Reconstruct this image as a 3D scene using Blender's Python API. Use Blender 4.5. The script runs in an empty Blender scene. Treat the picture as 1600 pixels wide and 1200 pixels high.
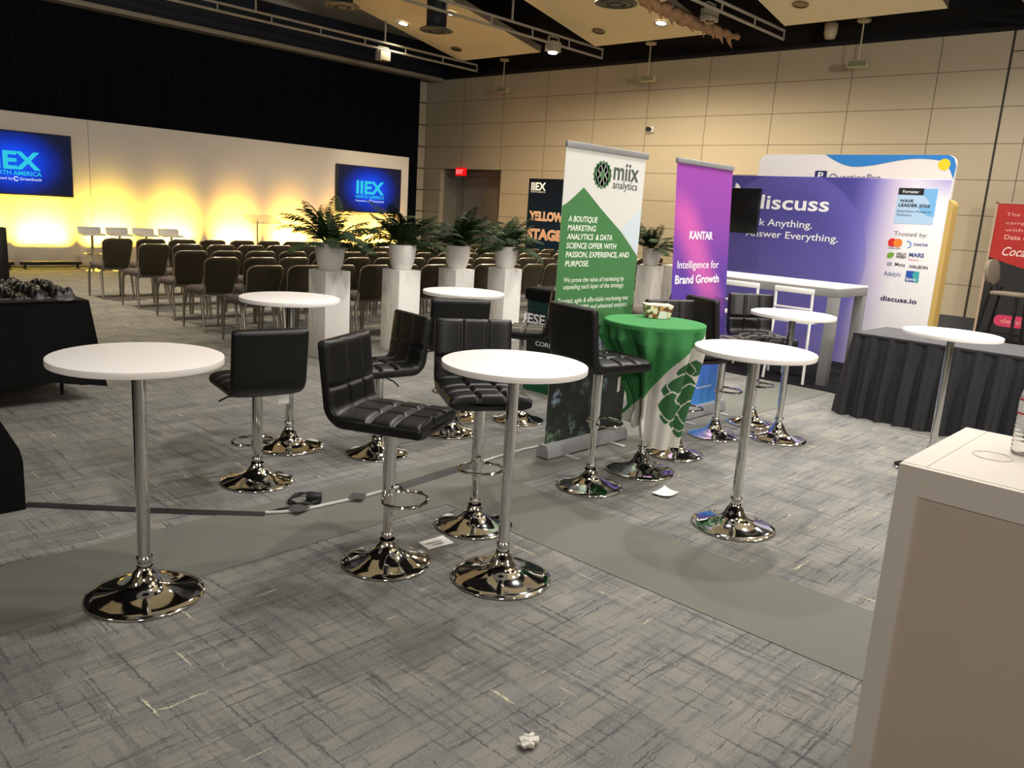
import bpy, bmesh, math, random
from mathutils import Vector, Matrix
R_ = math.radians
PI = math.pi
random.seed(7)
S = bpy.context.scene
COL = S.collection

# ------------------------------------------------------------------ camera, exposure, world
def make_camera():
    f, pit, roll, yaw = 1269.478, R_(12.08587), R_(3.70823), R_(42.50525)
    F = Vector((math.cos(yaw)*math.cos(pit), math.sin(yaw)*math.cos(pit), -math.sin(pit)))
    Rt = Vector((math.sin(yaw), -math.cos(yaw), 0))
    U = Rt.cross(F)
    R2 = math.cos(roll)*Rt + math.sin(roll)*U
    U2 = -math.sin(roll)*Rt + math.cos(roll)*U
    cd = bpy.data.cameras.new('camera')
    cd.sensor_fit = 'HORIZONTAL'; cd.sensor_width = 36.0; cd.lens = f/1600*36
    cd.clip_start = 0.02; cd.clip_end = 200
    co = bpy.data.objects.new('camera', cd); COL.objects.link(co)
    M = Matrix((R2, U2, -F)).transposed().to_4x4()
    M.translation = (0, 0, 1.62)
    co.matrix_world = M
    S.camera = co
make_camera()
S.view_settings.view_transform = 'Standard'
S.view_settings.look = 'None'
S.view_settings.exposure = -0.15
S.view_settings.gamma = 1.0
S.view_settings.use_curve_mapping = False
W = bpy.data.worlds.new('world'); S.world = W; W.use_nodes = True
W.node_tree.nodes['Background'].inputs[0].default_value = (0.9, 0.95, 1, 1)
W.node_tree.nodes['Background'].inputs[1].default_value = 0.05

# ceiling lamps of the hall and added fill by the stage: (x, y, z, watts, cone degrees, colour, radius)
WARM = (1.0, 0.86, 0.62); NEUT = (1.0, 0.96, 0.91)
LAMPS = [
    (2.4, 1.8, 5.4, 380, 110, NEUT, .10), (4.1, 3.5, 5.1, 290, 110, NEUT, .10),
    (5.95, 2.1, 5.4, 520, 115, NEUT, .10), (6.1, 3.6, 5.1, 420, 115, NEUT, .10),
    (8.6, 2.6, 5.4, 560, 120, NEUT, .10), (8.4, .6, 5.4, 520, 120, NEUT, .10),
    (5.0, -.2, 5.4, 300, 115, NEUT, .10), (2.4, -.9, 5.4, 140, 115, NEUT, .10),
    (11.0, 5.1, 5.4, 520, 120, NEUT, .10), (11.0, 1.2, 5.4, 460, 120, NEUT, .10),
    (6.0, 6.8, 5.4, 170, 115, NEUT, .10), (9.0, 6.9, 5.4, 260, 115, WARM, .10),
    (11.6, 9.4, 5.4, 420, 120, WARM, .10), (8.6, 9.4, 5.4, 260, 115, NEUT, .10),
    (13.2, 9.6, 4.9, 620, 172, WARM, .2), (12.9, 7.4, 4.8, 420, 172, WARM, .2), (12.9, 12.2, 4.8, 380, 172, WARM, .2),
    (12.3, 15.25, 5.4, 200, 115, WARM, .10), (12.2, 13.55, 5.4, 220, 115, WARM, .10),
    (12.8, 3.4, 4.9, 420, 172, NEUT, .2), (8.0, 12.2, 5.3, 420, 90, NEUT, .10), (4.0, 12.6, 5.3, 1300, 84, WARM, .10), (3.6, 9.4, 5.3, 420, 90, WARM, .10),  # stage-side ones are added fill, replacing bounce off the stage flats
]
# added fill spots, unseen, brightening ceiling panels, front faces, rear walls and stage flats: (x, y, z, watts, radius, target)
FILLS = [(-3.0, -3.5, 3.6, 800, .5, (9, 9, 4.5)), (-4.5, 3.5, 3.6, 450, .5, (9, 12, 4.8)), (4.5, -4.8, 3.6, 1900, .5, (12, 8, 4.6)),
          (-1.5, 2.0, 4.2, 500, .4, (-6, -4, 2)), (2.0, 9.5, 4.3, 250, .4, (6, 18, 2.4))]
for x, y, z, w, r, tg in FILLS:
    l = bpy.data.lights.new('hall_fill_light', 'SPOT')
    l.energy = w; l.color = (1.0, .95, .88); l.spot_size = R_(130); l.spot_blend = 1.0; l.shadow_soft_size = r
    o = bpy.data.objects.new('hall_fill_light', l); COL.objects.link(o); o.location = (x, y, z)
    o.rotation_euler = (Vector(tg)-Vector((x, y, z))).to_track_quat('-Z', 'Y').to_euler()
for i, (x, y, z, w, cone, c, r) in enumerate(LAMPS):
    l = bpy.data.lights.new('ceiling_or_fill_light', 'SPOT')
    l.energy = w; l.color = c; l.spot_size = R_(cone); l.spot_blend = 0.6; l.shadow_soft_size = r
    o = bpy.data.objects.new('ceiling_or_fill_light', l); COL.objects.link(o); o.location = (x, y, z)

# ------------------------------------------------------------------ materials
def lin(c):
    return tuple(((v/255)/12.92 if v/255 <= 0.04045 else ((v/255+0.055)/1.055)**2.4) for v in c)
def rgba(c): return (*lin(c), 1)
MATS = {}
def mat(name, c, rough=0.6, metal=0.0, emit=None, es=1.0, spec=0.5, bump=0.0, bscale=80, vary=0.0):
    if name in MATS: return MATS[name]
    m = bpy.data.materials.new(name); m.use_nodes = True
    nt = m.node_tree; b = nt.nodes['Principled BSDF']
    b.inputs['Base Color'].default_value = rgba(c)
    b.inputs['Roughness'].default_value = rough
    b.inputs['Metallic'].default_value = metal
    b.inputs['Specular IOR Level'].default_value = spec
    if emit is not None:
        b.inputs['Emission Color'].default_value = rgba(emit); b.inputs['Emission Strength'].default_value = es
    tc = nt.nodes.new('ShaderNodeTexCoord')
    if bump or vary:
        nz = nt.nodes.new('ShaderNodeTexNoise'); nz.inputs['Scale'].default_value = bscale; nz.inputs['Detail'].default_value = 4
        nt.links.new(tc.outputs['Object'], nz.inputs['Vector'])
        if bump:
            bp = nt.nodes.new('ShaderNodeBump'); bp.inputs['Strength'].default_value = bump; bp.inputs['Distance'].default_value = 0.01
            nt.links.new(nz.outputs['Fac'], bp.inputs['Height']); nt.links.new(bp.outputs['Normal'], b.inputs['Normal'])
        if vary:
            mx = nt.nodes.new('ShaderNodeMix'); mx.data_type = 'RGBA'
            mx.inputs['A'].default_value = rgba([v*(1-vary) for v in c]); mx.inputs['B'].default_value = rgba([min(255, v*(1+vary)) for v in c])
            nt.links.new(nz.outputs['Fac'], mx.inputs['Factor']); nt.links.new(mx.outputs['Result'], b.inputs['Base Color'])
    MATS[name] = m
    return m
class NT:
    """small helper for node graphs"""
    def __init__(s, name, rough=0.7, metal=0.0, spec=0.5):
        s.m = bpy.data.materials.new(name); s.m.use_nodes = True; s.t = s.m.node_tree; s.b = s.t.nodes['Principled BSDF']
        s.b.inputs['Roughness'].default_value = rough; s.b.inputs['Metallic'].default_value = metal
        s.b.inputs['Specular IOR Level'].default_value = spec
        MATS[name] = s.m
        tc = s.t.nodes.new('ShaderNodeTexCoord'); s.co = tc.outputs['Object']
        sp = s.t.nodes.new('ShaderNodeSeparateXYZ'); s.t.links.new(s.co, sp.inputs[0])
        s.x, s.y, s.z = sp.outputs
    def set(s, inp, v):
        if hasattr(v, 'links') or isinstance(v, bpy.types.NodeSocket): s.t.links.new(v, inp)
        else: inp.default_value = v
    def math(s, op, a, b=0.0, c=0.0, clamp=False):
        n = s.t.nodes.new('ShaderNodeMath'); n.operation = op; n.use_clamp = clamp
        s.set(n.inputs[0], a); s.set(n.inputs[1], b); s.set(n.inputs[2], c); return n.outputs[0]
    def noise(s, scale=5.0, vec=None, sc=None, detail=3.0, rough=0.5, off=(0, 0, 0), rot=(0, 0, 0)):
        n = s.t.nodes.new('ShaderNodeTexNoise'); n.inputs['Scale'].default_value = scale; n.inputs['Detail'].default_value = detail
        n.inputs['Roughness'].default_value = rough
        v = vec or s.co
        if sc or any(off) or any(rot):
            mp = s.t.nodes.new('ShaderNodeMapping'); s.t.links.new(v, mp.inputs['Vector'])
            mp.inputs['Scale'].default_value = sc or (1, 1, 1); mp.inputs['Location'].default_value = off; mp.inputs['Rotation'].default_value = rot
            v = mp.outputs[0]
        s.t.links.new(v, n.inputs['Vector']); return n.outputs['Fac']
    def voronoi(s, scale, out='Distance', feature='F1', sc=None):
        n = s.t.nodes.new('ShaderNodeTexVoronoi'); n.inputs['Scale'].default_value = scale; n.feature = feature
        v = s.co
        if sc:
            mp = s.t.nodes.new('ShaderNodeMapping'); s.t.links.new(v, mp.inputs['Vector']); mp.inputs['Scale'].default_value = sc; v = mp.outputs[0]
        s.t.links.new(v, n.inputs['Vector']); return n.outputs[out]
    def ramp(s, fac, stops, interp='LINEAR'):
        n = s.t.nodes.new('ShaderNodeValToRGB'); n.color_ramp.interpolation = interp
        e = n.color_ramp.elements
        while len(e) < len(stops): e.new(0.5)
        for k, (p, c) in zip(e, stops):
            k.position = p; k.color = rgba(c) if len(c) == 3 else c
        s.set(n.inputs[0], fac); return n.outputs[0]
    def step(s, v, lo, hi):
        n = s.t.nodes.new('ShaderNodeMapRange'); n.interpolation_type = 'SMOOTHSTEP'
        s.set(n.inputs['Value'], v); n.inputs['From Min'].default_value = lo; n.inputs['From Max'].default_value = hi
        return n.outputs[0]
    def mix(s, f, a, b):
        n = s.t.nodes.new('ShaderNodeMix'); n.data_type = 'RGBA'; s.set(n.inputs['Factor'], f)
        for k, v in (('A', a), ('B', b)):
            if isinstance(v, (tuple, list)): v = rgba(v)
            s.set(n.inputs[k], v)
        return n.outputs['Result']
    def base(s, c): s.set(s.b.inputs['Base Color'], c if isinstance(c, bpy.types.NodeSocket) else rgba(c))
    def emit(s, c, st): s.set(s.b.inputs['Emission Color'], c); s.b.inputs['Emission Strength'].default_value = st
    def bump(s, h, st=0.3, d=0.01):
        n = s.t.nodes.new('ShaderNodeBump'); n.inputs['Strength'].default_value = st; n.inputs['Distance'].default_value = d
        s.set(n.inputs['Height'], h); s.t.links.new(n.outputs[0], s.b.inputs['Normal'])

def mat_carpet():
    g = NT('carpet', .95, 0, .1)
    wn = g.t.nodes.new('ShaderNodeTexNoise'); wn.inputs['Scale'].default_value = 38; wn.inputs['Detail'].default_value = 3
    g.t.links.new(g.co, wn.inputs['Vector'])
    wv = g.t.nodes.new('ShaderNodeVectorMath'); wv.operation = 'SUBTRACT'; wv.inputs[1].default_value = (.5, .5, .5); g.t.links.new(wn.outputs['Color'], wv.inputs[0])
    ws = g.t.nodes.new('ShaderNodeVectorMath'); ws.operation = 'MULTIPLY'; ws.inputs[1].default_value = (.022, .022, 0); g.t.links.new(wv.outputs[0], ws.inputs[0])
    wa = g.t.nodes.new('ShaderNodeVectorMath'); wa.operation = 'ADD'; g.t.links.new(g.co, wa.inputs[0]); g.t.links.new(ws.outputs[0], wa.inputs[1])
    g.co = wa.outputs[0]
    sp = g.noise(150, detail=6, rough=.7)
    blot = g.noise(1.0, sc=(2.2, 5.5, 1), detail=3)
    blot2 = g.noise(1.0, sc=(5.5, 2.2, 1), detail=3, off=(9, 4, 0))
    base = g.mix(g.step(blot, .36, .62), (103, 104, 103), (126, 124, 117))
    base = g.mix(g.math('MULTIPLY', g.step(blot2, .5, .66), .5), base, (108, 109, 111))
    base = g.mix(g.math('MULTIPLY', g.step(sp, .35, .7), .6), base, (150, 147, 138))
    def streak(sc, off, lo, hi, c, k, prev):
        v = g.noise(1.0, sc=sc, off=off, detail=2.5, rough=.6)
        brk = g.noise(30, detail=3, off=(off[0]+3, 0, 0))
        return g.mix(g.math('MULTIPLY', g.math('MULTIPLY', g.step(v, lo, hi), k), g.step(brk, .3, .5)), prev, c)
    base = streak((1.3, 24, 1), (0, 0, 0), .53, .62, (94, 94, 96), .5, base)
    base = streak((24, 1.3, 1), (5, 2, 0), .53, .62, (94, 94, 96), .5, base)
    base = streak((1.8, 58, 1), (11, 3, 0), .58, .66, (76, 76, 79), .75, base)
    base = streak((58, 1.8, 1), (2, 13, 0), .58, .66, (76, 76, 79), .75, base)
    base = streak((1.7, 46, 1), (21, 33, 0), .69, .73, (52, 52, 54), .75, base)
    base = streak((46, 1.7, 1), (31, 17, 0), .69, .73, (52, 52, 54), .75, base)
    base = streak((2.2, 46, 1), (41, 8, 0), .69, .73, (208, 202, 168), .8, base)
    base = streak((46, 2.2, 1), (7, 47, 0), .69, .73, (208, 202, 168), .8, base)
    g.base(base); g.bump(sp, .5, .006)
    return g.m
def mat_aisle():
    g = NT('aisle_carpet', .9, 0, .15)
    n = g.noise(220, detail=3)
    g.base(g.mix(n, (98, 99, 92), (112, 112, 104))); g.bump(n, .25, .003)
    return g.m
def mat_panelwall():
    g = NT('fabric_wall_panels', .85, 0, .2)
    def seam(v, o, p, w):
        fr = g.math('FRACT', g.math('DIVIDE', g.math('SUBTRACT', v, o), p))
        return g.math('LESS_THAN', fr, w/p)
    s = g.math('MAXIMUM', seam(g.y, 5.015-1.512*20, 1.512, .012), seam(g.z, .213-.6027*4, .6027, .010))
    n = g.noise(160, detail=2)
    c = g.mix(n, (172, 160, 138), (184, 171, 148))
    g.base(g.mix(s, c, (84, 76, 64))); g.bump(n, .15, .002)
    return g.m
def mat_marble():
    g = NT('white_marble', .35, 0, .5)
    w = g.noise(2.2, detail=6, rough=.65)
    d = g.math('ABSOLUTE', g.math('SUBTRACT', g.noise(1.4, sc=(2.6, 2.6, 1.0), detail=5, rough=.55, rot=(0, .3, .4)), .5))
    v = g.math('SUBTRACT', 1.0, g.step(d, .0, .022))
    g.base(g.mix(g.math('MULTIPLY', g.math('MULTIPLY', v, .6), g.step(w, .4, .65)), (226, 223, 217), (120, 112, 104)))
    return g.m
def mat_miix_print():
    g = NT('succulent_photo_print', .55, 0, .3)
    ce = g.voronoi(9, 'Color', sc=(1, 0, 1)); d = g.voronoi(9, 'Distance', sc=(1, 0, 1)); d2 = g.voronoi(36, 'Distance', sc=(1, 0, 1))
    sp = g.t.nodes.new('ShaderNodeSeparateColor'); g.t.links.new(ce, sp.inputs[0])
    hue = g.ramp(sp.outputs[0], [(0, (46, 60, 46)), (.34, (40, 48, 44)), (.5, (92, 116, 88)), (.66, (120, 142, 140)), (.8, (150, 168, 186)), (.92, (172, 150, 130)), (1, (84, 110, 66))], 'CONSTANT')
    dens = g.step(g.math('ADD', g.math('ADD', g.math('MULTIPLY', g.z, .55), g.math('MULTIPLY', g.math('SUBTRACT', 4.46, g.x), .55)), g.noise(3.0, detail=2)), .42, .95)
    pet = g.math('MULTIPLY', g.step(g.math('SUBTRACT', .75, d), .0, .5), g.step(d2, .85, .25))
    g.base(g.mix(g.math('MULTIPLY', pet, dens), (30, 32, 28), hue))
    return g.m
def mat_kantar():
    g = NT('purple_gradient_print', .5, 0, .3)
    # printed diagonal glow of magenta on violet, blue at the foot
    u = g.math('SUBTRACT', g.x, 5.55)
    vert = g.ramp(g.math('DIVIDE', g.z, 2.1), [(0, (56, 138, 205)), (.2, (64, 100, 186)), (.33, (78, 58, 146)), (.55, (84, 57, 146)), (.75, (124, 62, 150)), (1, (144, 66, 156))])
    dia = g.math('ABSOLUTE', g.math('SUBTRACT', g.math('ADD', g.math('MULTIPLY', u, 1.05), g.math('MULTIPLY', g.math('SUBTRACT', g.z, 1.05), .72)), .62))
    glow = g.math('MULTIPLY', g.math('SUBTRACT', 1.0, g.step(dia, .02, .34)), g.math('MULTIPLY', g.step(g.z, .75, 1.15), g.math('SUBTRACT', 1.0, g.step(g.z, 1.62, 1.95))))
    g.base(g.mix(g.math('MULTIPLY', glow, .85), vert, (190, 88, 160)))
    return g.m
def mat_discuss():
    g = NT('violet_gradient_print', .6, 0, .25)
    # printed violet field that fades to off-white at the right, a soft circle of pale violet in the middle
    w = g.math('ADD', g.math('SUBTRACT', 3.98, g.y), g.math('MULTIPLY', g.math('SUBTRACT', g.z, 1.2), -.10))
    fade = g.ramp(g.math('ADD', g.math('MULTIPLY', w, .66), .06), [(0, (78, 72, 150)), (.18, (120, 112, 182)), (.36, (196, 186, 208)), (.5, (226, 222, 224)), (1, (232, 230, 226))])
    vio = g.ramp(g.math('DIVIDE', g.z, 2.26), [(0, (124, 116, 184)), (.35, (106, 99, 172)), (.7, (80, 74, 148)), (1, (68, 63, 138))])
    left = g.step(g.y, 3.62, 4.15)
    dd = g.math('SQRT', g.math('ADD', g.math('POWER', g.math('SUBTRACT', g.y, 4.75), 2.0), g.math('POWER', g.math('SUBTRACT', g.z, 1.25), 2.0)))
    arc = g.math('MULTIPLY', g.math('SUBTRACT', 1.0, g.step(dd, 1.06, 1.09)), g.step(dd, .55, 1.05))
    c = g.mix(left, fade, vio)
    c = g.mix(g.math('MULTIPLY', arc, .45), c, (104, 98, 180))
    tr = g.math('MULTIPLY', g.step(g.z, 1.9, 2.35), g.math('SUBTRACT', 1.0, g.step(g.y, 2.85, 3.5)))
    g.base(g.mix(g.math('MULTIPLY', tr, .8), c, (112, 100, 176)))
    return g.m
def mat_screen(name, cx):
    g = NT(name, .3, 0, .3)
    dx = g.math('DIVIDE', g.math('SUBTRACT', g.x, cx), 1.0); dz = g.math('DIVIDE', g.math('SUBTRACT', g.z, 1.88), .72)
    d = g.math('SQRT', g.math('ADD', g.math('MULTIPLY', dx, dx), g.math('MULTIPLY', dz, dz)))
    c = g.ramp(d, [(0, (0, 92, 250)), (.35, (0, 70, 240)), (.62, (0, 40, 160)), (.85, (8, 22, 70)), (1, (8, 18, 46))])
    g.base((5, 8, 20)); g.emit(c, 1.0)
    return g.m
def mat_fruit():
    g = NT('fruit_box_print', .4)
    ce = g.voronoi(38, 'Color'); sp = g.t.nodes.new('ShaderNodeSeparateColor'); g.t.links.new(ce, sp.inputs[0])
    g.base(g.ramp(sp.outputs[1], [(0, (230, 220, 190)), (.3, (176, 96, 52)), (.45, (86, 84, 48)), (.6, (220, 206, 178)), (.75, (120, 66, 44)), (.88, (196, 140, 84))], 'CONSTANT'))
    return g.m
def mat_yellow_stage():
    g = NT('navy_grid_print', .7, 0, .05)
    def ln(v, p): return g.math('LESS_THAN', g.math('FRACT', g.math('DIVIDE', v, p)), .12)
    grid = g.math('MAXIMUM', ln(g.y, .12), ln(g.z, .12))
    c = g.ramp(g.math('DIVIDE', g.z, 2.35), [(0, (12, 44, 66)), (.5, (14, 34, 52)), (1, (14, 16, 24))])
    g.base(g.mix(g.math('MULTIPLY', grid, .5), c, (8, 18, 30)))
    return g.m
def mat_research():
    g = NT('teal_print', .55)
    g.base(g.ramp(g.z, [(0, (20, 120, 62)), (.11, (16, 96, 70)), (.13, (10, 16, 18)), (.5, (10, 16, 18)), (.68, (8, 22, 26)), (.85, (14, 70, 66))]))
    return g.m
def mat_leather():
    g = NT('black_leatherette', .4, 0, .4)
    n = g.noise(260, detail=3)
    g.base((12, 11, 11)); g.bump(n, .18, .002)
    return g.m
def mat_leaf():
    g = NT('palm_leaf', .6, 0, .2)
    n = g.noise(14, detail=3)
    g.base(g.ramp(n, [(.2, (20, 35, 15)), (.55, (34, 56, 24)), (.85, (56, 78, 34))]))
    return g.m
def mat_curtain():
    g = NT('black_drape', .95, 0, .1)
    n = g.noise(30, detail=3)
    g.base(g.mix(n, (13, 14, 20), (22, 23, 32)))
    return g.m
def mat_skirt():
    g = NT('black_skirt_cloth', .8, 0, .25)
    n = g.noise(240, detail=2); g.base(g.mix(n, (34, 34, 36), (44, 44, 46))); return g.m
def mat_blobcloth(name, c):
    g = NT(name, .85, 0, .2)
    n = g.noise(300, detail=2); g.base(g.mix(n, [v*.92 for v in c], c)); g.bump(n, .1, .001); return g.m

CARPET = mat_carpet(); AISLE = mat_aisle(); PANELWALL = mat_panelwall(); MARBLE = mat_marble()
SUCC = mat_miix_print(); KANT = mat_kantar(); DISC = mat_discuss(); LEATHER = mat_leather(); LEAF = mat_leaf()
CURT = mat_curtain(); SKIRT = mat_skirt(); FRUIT = mat_fruit(); YSTAGE = mat_yellow_stage(); RESEARCH = mat_research()
CHROME = mat('chrome', (225, 224, 222), .06, 1.0)
STEEL = mat('brushed_aluminium', (188, 188, 188), .32, 1.0)
SILVER = mat('silver_banner_metal', (150, 151, 152), .4, .35)
PEWTER = mat('pewter_tube', (150, 140, 130), .3, .9)
WHITETOP = mat('white_laminate', (238, 234, 230), .35, vary=.01, bscale=4)
COUNTER = mat('counter_white_paint', (208, 200, 190), .5, vary=.015, bscale=6)
COUNTERP = mat('counter_panel_beige', (188, 172, 159), .6, vary=.02, bscale=5)
WHITEPL = mat('white_plastic', (232, 230, 226), .4)
POTM = mat('pot_white', (226, 222, 216), .45, vary=.02, bscale=9)
BLACKPL = mat('black_plastic', (16, 16, 17), .45)
BLACKM = mat('black_metal', (14, 14, 15), .4, .3)
CLOTHBLK = mat('black_table_cloth', (7, 7, 7), .8, 0, spec=.15, bump=.1, bscale=200)
SATIN = mat('black_satin', (7, 7, 8), .36, 0, spec=.5)
CHAIRBACK = mat('brown_chair_fabric', (58, 51, 38), .9, spec=.15, vary=.08, bscale=220)
CHAIRSEAT = mat('plum_grey_seat_fabric', (86, 77, 75), .9, spec=.15, vary=.1, bscale=220)
STAGEWALL = mat('stage_flat_white', (216, 208, 200), .8, spec=.2, vary=.01, bscale=3)
NAVY = mat('navy_steel', (22, 28, 44), .6)
PLENUM = mat('black_plenum', (10, 10, 11), .9)
CLOUDM = mat('cream_ceiling_panel', (232, 216, 178), .8, spec=.2, vary=.015, bscale=2)
CLOUDE = mat('ceiling_panel_edge', (120, 108, 90), .8)
PIPE = mat('painted_pipe', (150, 144, 132), .5)
TRIMM = mat('beam_trim', (150, 142, 124), .6)
DOORM = mat('grey_door_paint', (128, 122, 112), .5)
DARKBASE = mat('dark_grey_base', (66, 66, 68), .7)
WHITE = mat('white_print', (240, 240, 240), .6)
PAPER = mat('paper', (228, 226, 220), .8)
BACKW = mat('hall_beige', (204, 192, 170), .85)

# ------------------------------------------------------------------ geometry helpers
class MB:
    def __init__(s): s.v = []; s.f = []; s.mi = []; s.cur = 0
    def add(s, vs, fs, M=None):
        n = len(s.v)
        for v in vs:
            v = Vector(v)
            s.v.append(tuple(M @ v) if M is not None else tuple(v))
        for f in fs: s.f.append(tuple(i+n for i in f)); s.mi.append(s.cur)
        return s
    def box(s, a, b, M=None):
        x0, y0, z0 = a; x1, y1, z1 = b
        vs = [(x0, y0, z0), (x1, y0, z0), (x1, y1, z0), (x0, y1, z0), (x0, y0, z1), (x1, y0, z1), (x1, y1, z1), (x0, y1, z1)]
        fs = [(0, 3, 2, 1), (4, 5, 6, 7), (0, 1, 5, 4), (1, 2, 6, 5), (2, 3, 7, 6), (3, 0, 4, 7)]
        return s.add(vs, fs, M)
    def lathe(s, prof, n=32, M=None, cap=True):
        vs = []; fs = []
        for (r, z) in prof:
            for k in range(n):
                a = 2*PI*k/n; vs.append((r*math.cos(a), r*math.sin(a), z))
        for j in range(len(prof)-1):
            for k in range(n):
                k2 = (k+1) % n
                fs.append((j*n+k, j*n+k2, (j+1)*n+k2, (j+1)*n+k))
        if cap:
            fs.append(tuple(reversed(range(n)))); fs.append(tuple((len(prof)-1)*n+k for k in range(n)))
        return s.add(vs, fs, M)
    def cyl(s, p, q, r, n=16, r2=None):
        p = Vector(p); q = Vector(q); d = q-p; L = d.length
        M = Matrix.Translation(p) @ d.to_track_quat('Z', 'Y').to_matrix().to_4x4()
        return s.lathe([(r, 0), (r if r2 is None else r2, L)], n, M)
    def tube(s, pts, r, n=8, closed=False, rs=None):
        pts = [Vector(p) for p in pts]; N = len(pts); vs = []; fs = []
        up = None
        for i, p in enumerate(pts):
            if closed: t = (pts[(i+1) % N]-pts[i-1])
            else: t = pts[min(i+1, N-1)]-pts[max(i-1, 0)]
            t.normalize()
            if up is None:
                up = Vector((0, 0, 1)) if abs(t.z) < .9 else Vector((1, 0, 0))
            a = (up-t*up.dot(t))
            if a.length < 1e-4: a = t.orthogonal()
            a.normalize(); up = a; b = t.cross(a)
            rr = rs[i] if rs else r
            for k in range(n):
                th = 2*PI*k/n; vs.append(tuple(p+a*rr*math.cos(th)+b*rr*math.sin(th)))
        for i in range(N if closed else N-1):
            j = (i+1) % N
            for k in range(n):
                k2 = (k+1) % n; fs.append((i*n+k, i*n+k2, j*n+k2, j*n+k))
        if not closed:
            fs.append(tuple(reversed(range(n)))); fs.append(tuple((N-1)*n+k for k in range(n)))
        return s.add(vs, fs)
    def grid(s, P, nu, nv, closeu=False, flip=False):
        vs = [P(i, j) for i in range(nu) for j in range(nv)]; fs = []
        for i in range(nu if closeu else nu-1):
            for j in range(nv-1):
                i2 = (i+1) % nu
                q = (i*nv+j, i2*nv+j, i2*nv+j+1, i*nv+j+1)
                fs.append(tuple(reversed(q)) if flip else q)
        return s.add(vs, fs)
    def prism(s, poly, d0, d1, M):
        """poly in local xy extruded d0..d1 along local z"""
        n = len(poly)
        vs = [(x, y, d0) for x, y in poly]+[(x, y, d1) for x, y in poly]
        fs = [tuple(reversed(range(n))), tuple(range(n, 2*n))]+[(k, (k+1) % n, n+(k+1) % n, n+k) for k in range(n)]
        return s.add(vs, fs, M)
    def poly(s, pts3): return s.add(pts3, [tuple(range(len(pts3)))])
    def build(s, name, m, parent=None, bevel=0.0, smooth=35, seg=2):
        me = bpy.data.meshes.new(name); me.from_pydata(s.v, [], s.f); 
        ms = m if isinstance(m, (list, tuple)) else [m]
        for q in ms: me.materials.append(q)
        if len(ms) > 1: me.polygons.foreach_set('material_index', s.mi)
        bm = bmesh.new(); bm.from_mesh(me)
        bmesh.ops.remove_doubles(bm, verts=bm.verts, dist=1e-5)
        bmesh.ops.recalc_face_normals(bm, faces=bm.faces)
        if bevel:
            ed = [e for e in bm.edges if len(e.link_faces) == 2 and e.calc_face_angle(0) > R_(40)]
            bmesh.ops.bevel(bm, geom=ed, offset=bevel, segments=seg, affect='EDGES', profile=.5)
        bm.to_mesh(me); bm.free()
        if smooth:
            for p in me.polygons: p.use_smooth = True
            me.set_sharp_from_angle(angle=R_(smooth))
        o = bpy.data.objects.new(name, me); COL.objects.link(o)
        if parent is not None: setpar(o, parent)
        return o
def wmat(o):
    M = o.matrix_basis.copy(); 
    if o.parent is not None: M = wmat(o.parent) @ o.matrix_parent_inverse @ M
    return M
def setpar(o, p, world=None):
    o.parent = p
    if o.get('_local', 0): return
    o.matrix_parent_inverse = wmat(p).inverted() if p.get('_w', 0) else Matrix()
def thing(name, label, cat, loc=(0, 0, 0), rz=0.0, group=None, world=False):
    """an Empty at the base of a thing; world=True means the parts are given in world coordinates"""
    o = bpy.data.objects.new(name, None); COL.objects.link(o); o.empty_display_size = .1
    o.location = loc; o.rotation_euler = (0, 0, rz)
    o['label'] = label; o['category'] = cat
    if group: o['group'] = group
    if world: o['_w'] = 1
    return o
def tag(o, label, cat, group=None, kind=None):
    o['label'] = label; o['category'] = cat
    if group: o['group'] = group
    if kind: o['kind'] = kind
    return o
def struct(o, label=None):
    o['kind'] = 'structure'
    if label: o['label'] = label
    return o
def kids(o): return [c for c in COL.objects if c.parent == o]
def dup(root, loc, rz, label, group=None):
    r = root.copy(); COL.objects.link(r); r.location = loc; r.rotation_euler = (0, 0, rz); r['label'] = label
    if group: r['group'] = group
    for ch in CH[root.name]:
        c = ch.copy(); COL.objects.link(c); c.parent = r
        for g in CH.get(ch.name, []):
            d = g.copy(); COL.objects.link(d); d.parent = c
    return r
CH = {}
def remember(root):
    CH[root.name] = [o for o in COL.objects if o.parent == root]
    for c in CH[root.name]:
        k = [o for o in COL.objects if o.parent == c]
        if k: CH[c.name] = k

# text: flat letters fitted to a box on a plane  (o + u*U + v*V)
def letters(name, items, m, parent, o, U, V, lift=.002, bold=0.0, shear=0.0):
    """items: list of (string, u0, v0, width, cap height); every string fitted to width, v0 = baseline; one mesh"""
    o = Vector(o); U = Vector(U); V = Vector(V); N = U.cross(V)
    for it in items:
        s, u0, v0, w, h = it[:5]; bd = it[5] if len(it) > 5 else bold
        cu = bpy.data.curves.new('t', 'FONT'); cu.body = s; cu.offset = bd*.6; cu.shear = shear; cu.resolution_u = 3
        to = bpy.data.objects.new('t', cu); COL.objects.link(to)
        bpy.context.view_layer.update()
        me = bpy.data.meshes.new_from_object(to.evaluated_get(bpy.context.evaluated_depsgraph_get()))
        COL.objects.unlink(to); bpy.data.objects.remove(to); bpy.data.curves.remove(cu)
        xs = [v.co.x for v in me.vertices]
        x0, x1 = min(xs), max(xs); CAP = .698
        sx = w/(x1-x0); sy = h/CAP
        mb = MB()
        mb.add([tuple(o+U*(u0+(v.co.x-x0)*sx)+V*(v0+v.co.y*sy)+N*lift) for v in me.vertices], [tuple(p.vertices) for p in me.polygons]); bpy.data.meshes.remove(me)
        mb.build(name, m, parent, smooth=0)
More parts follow.
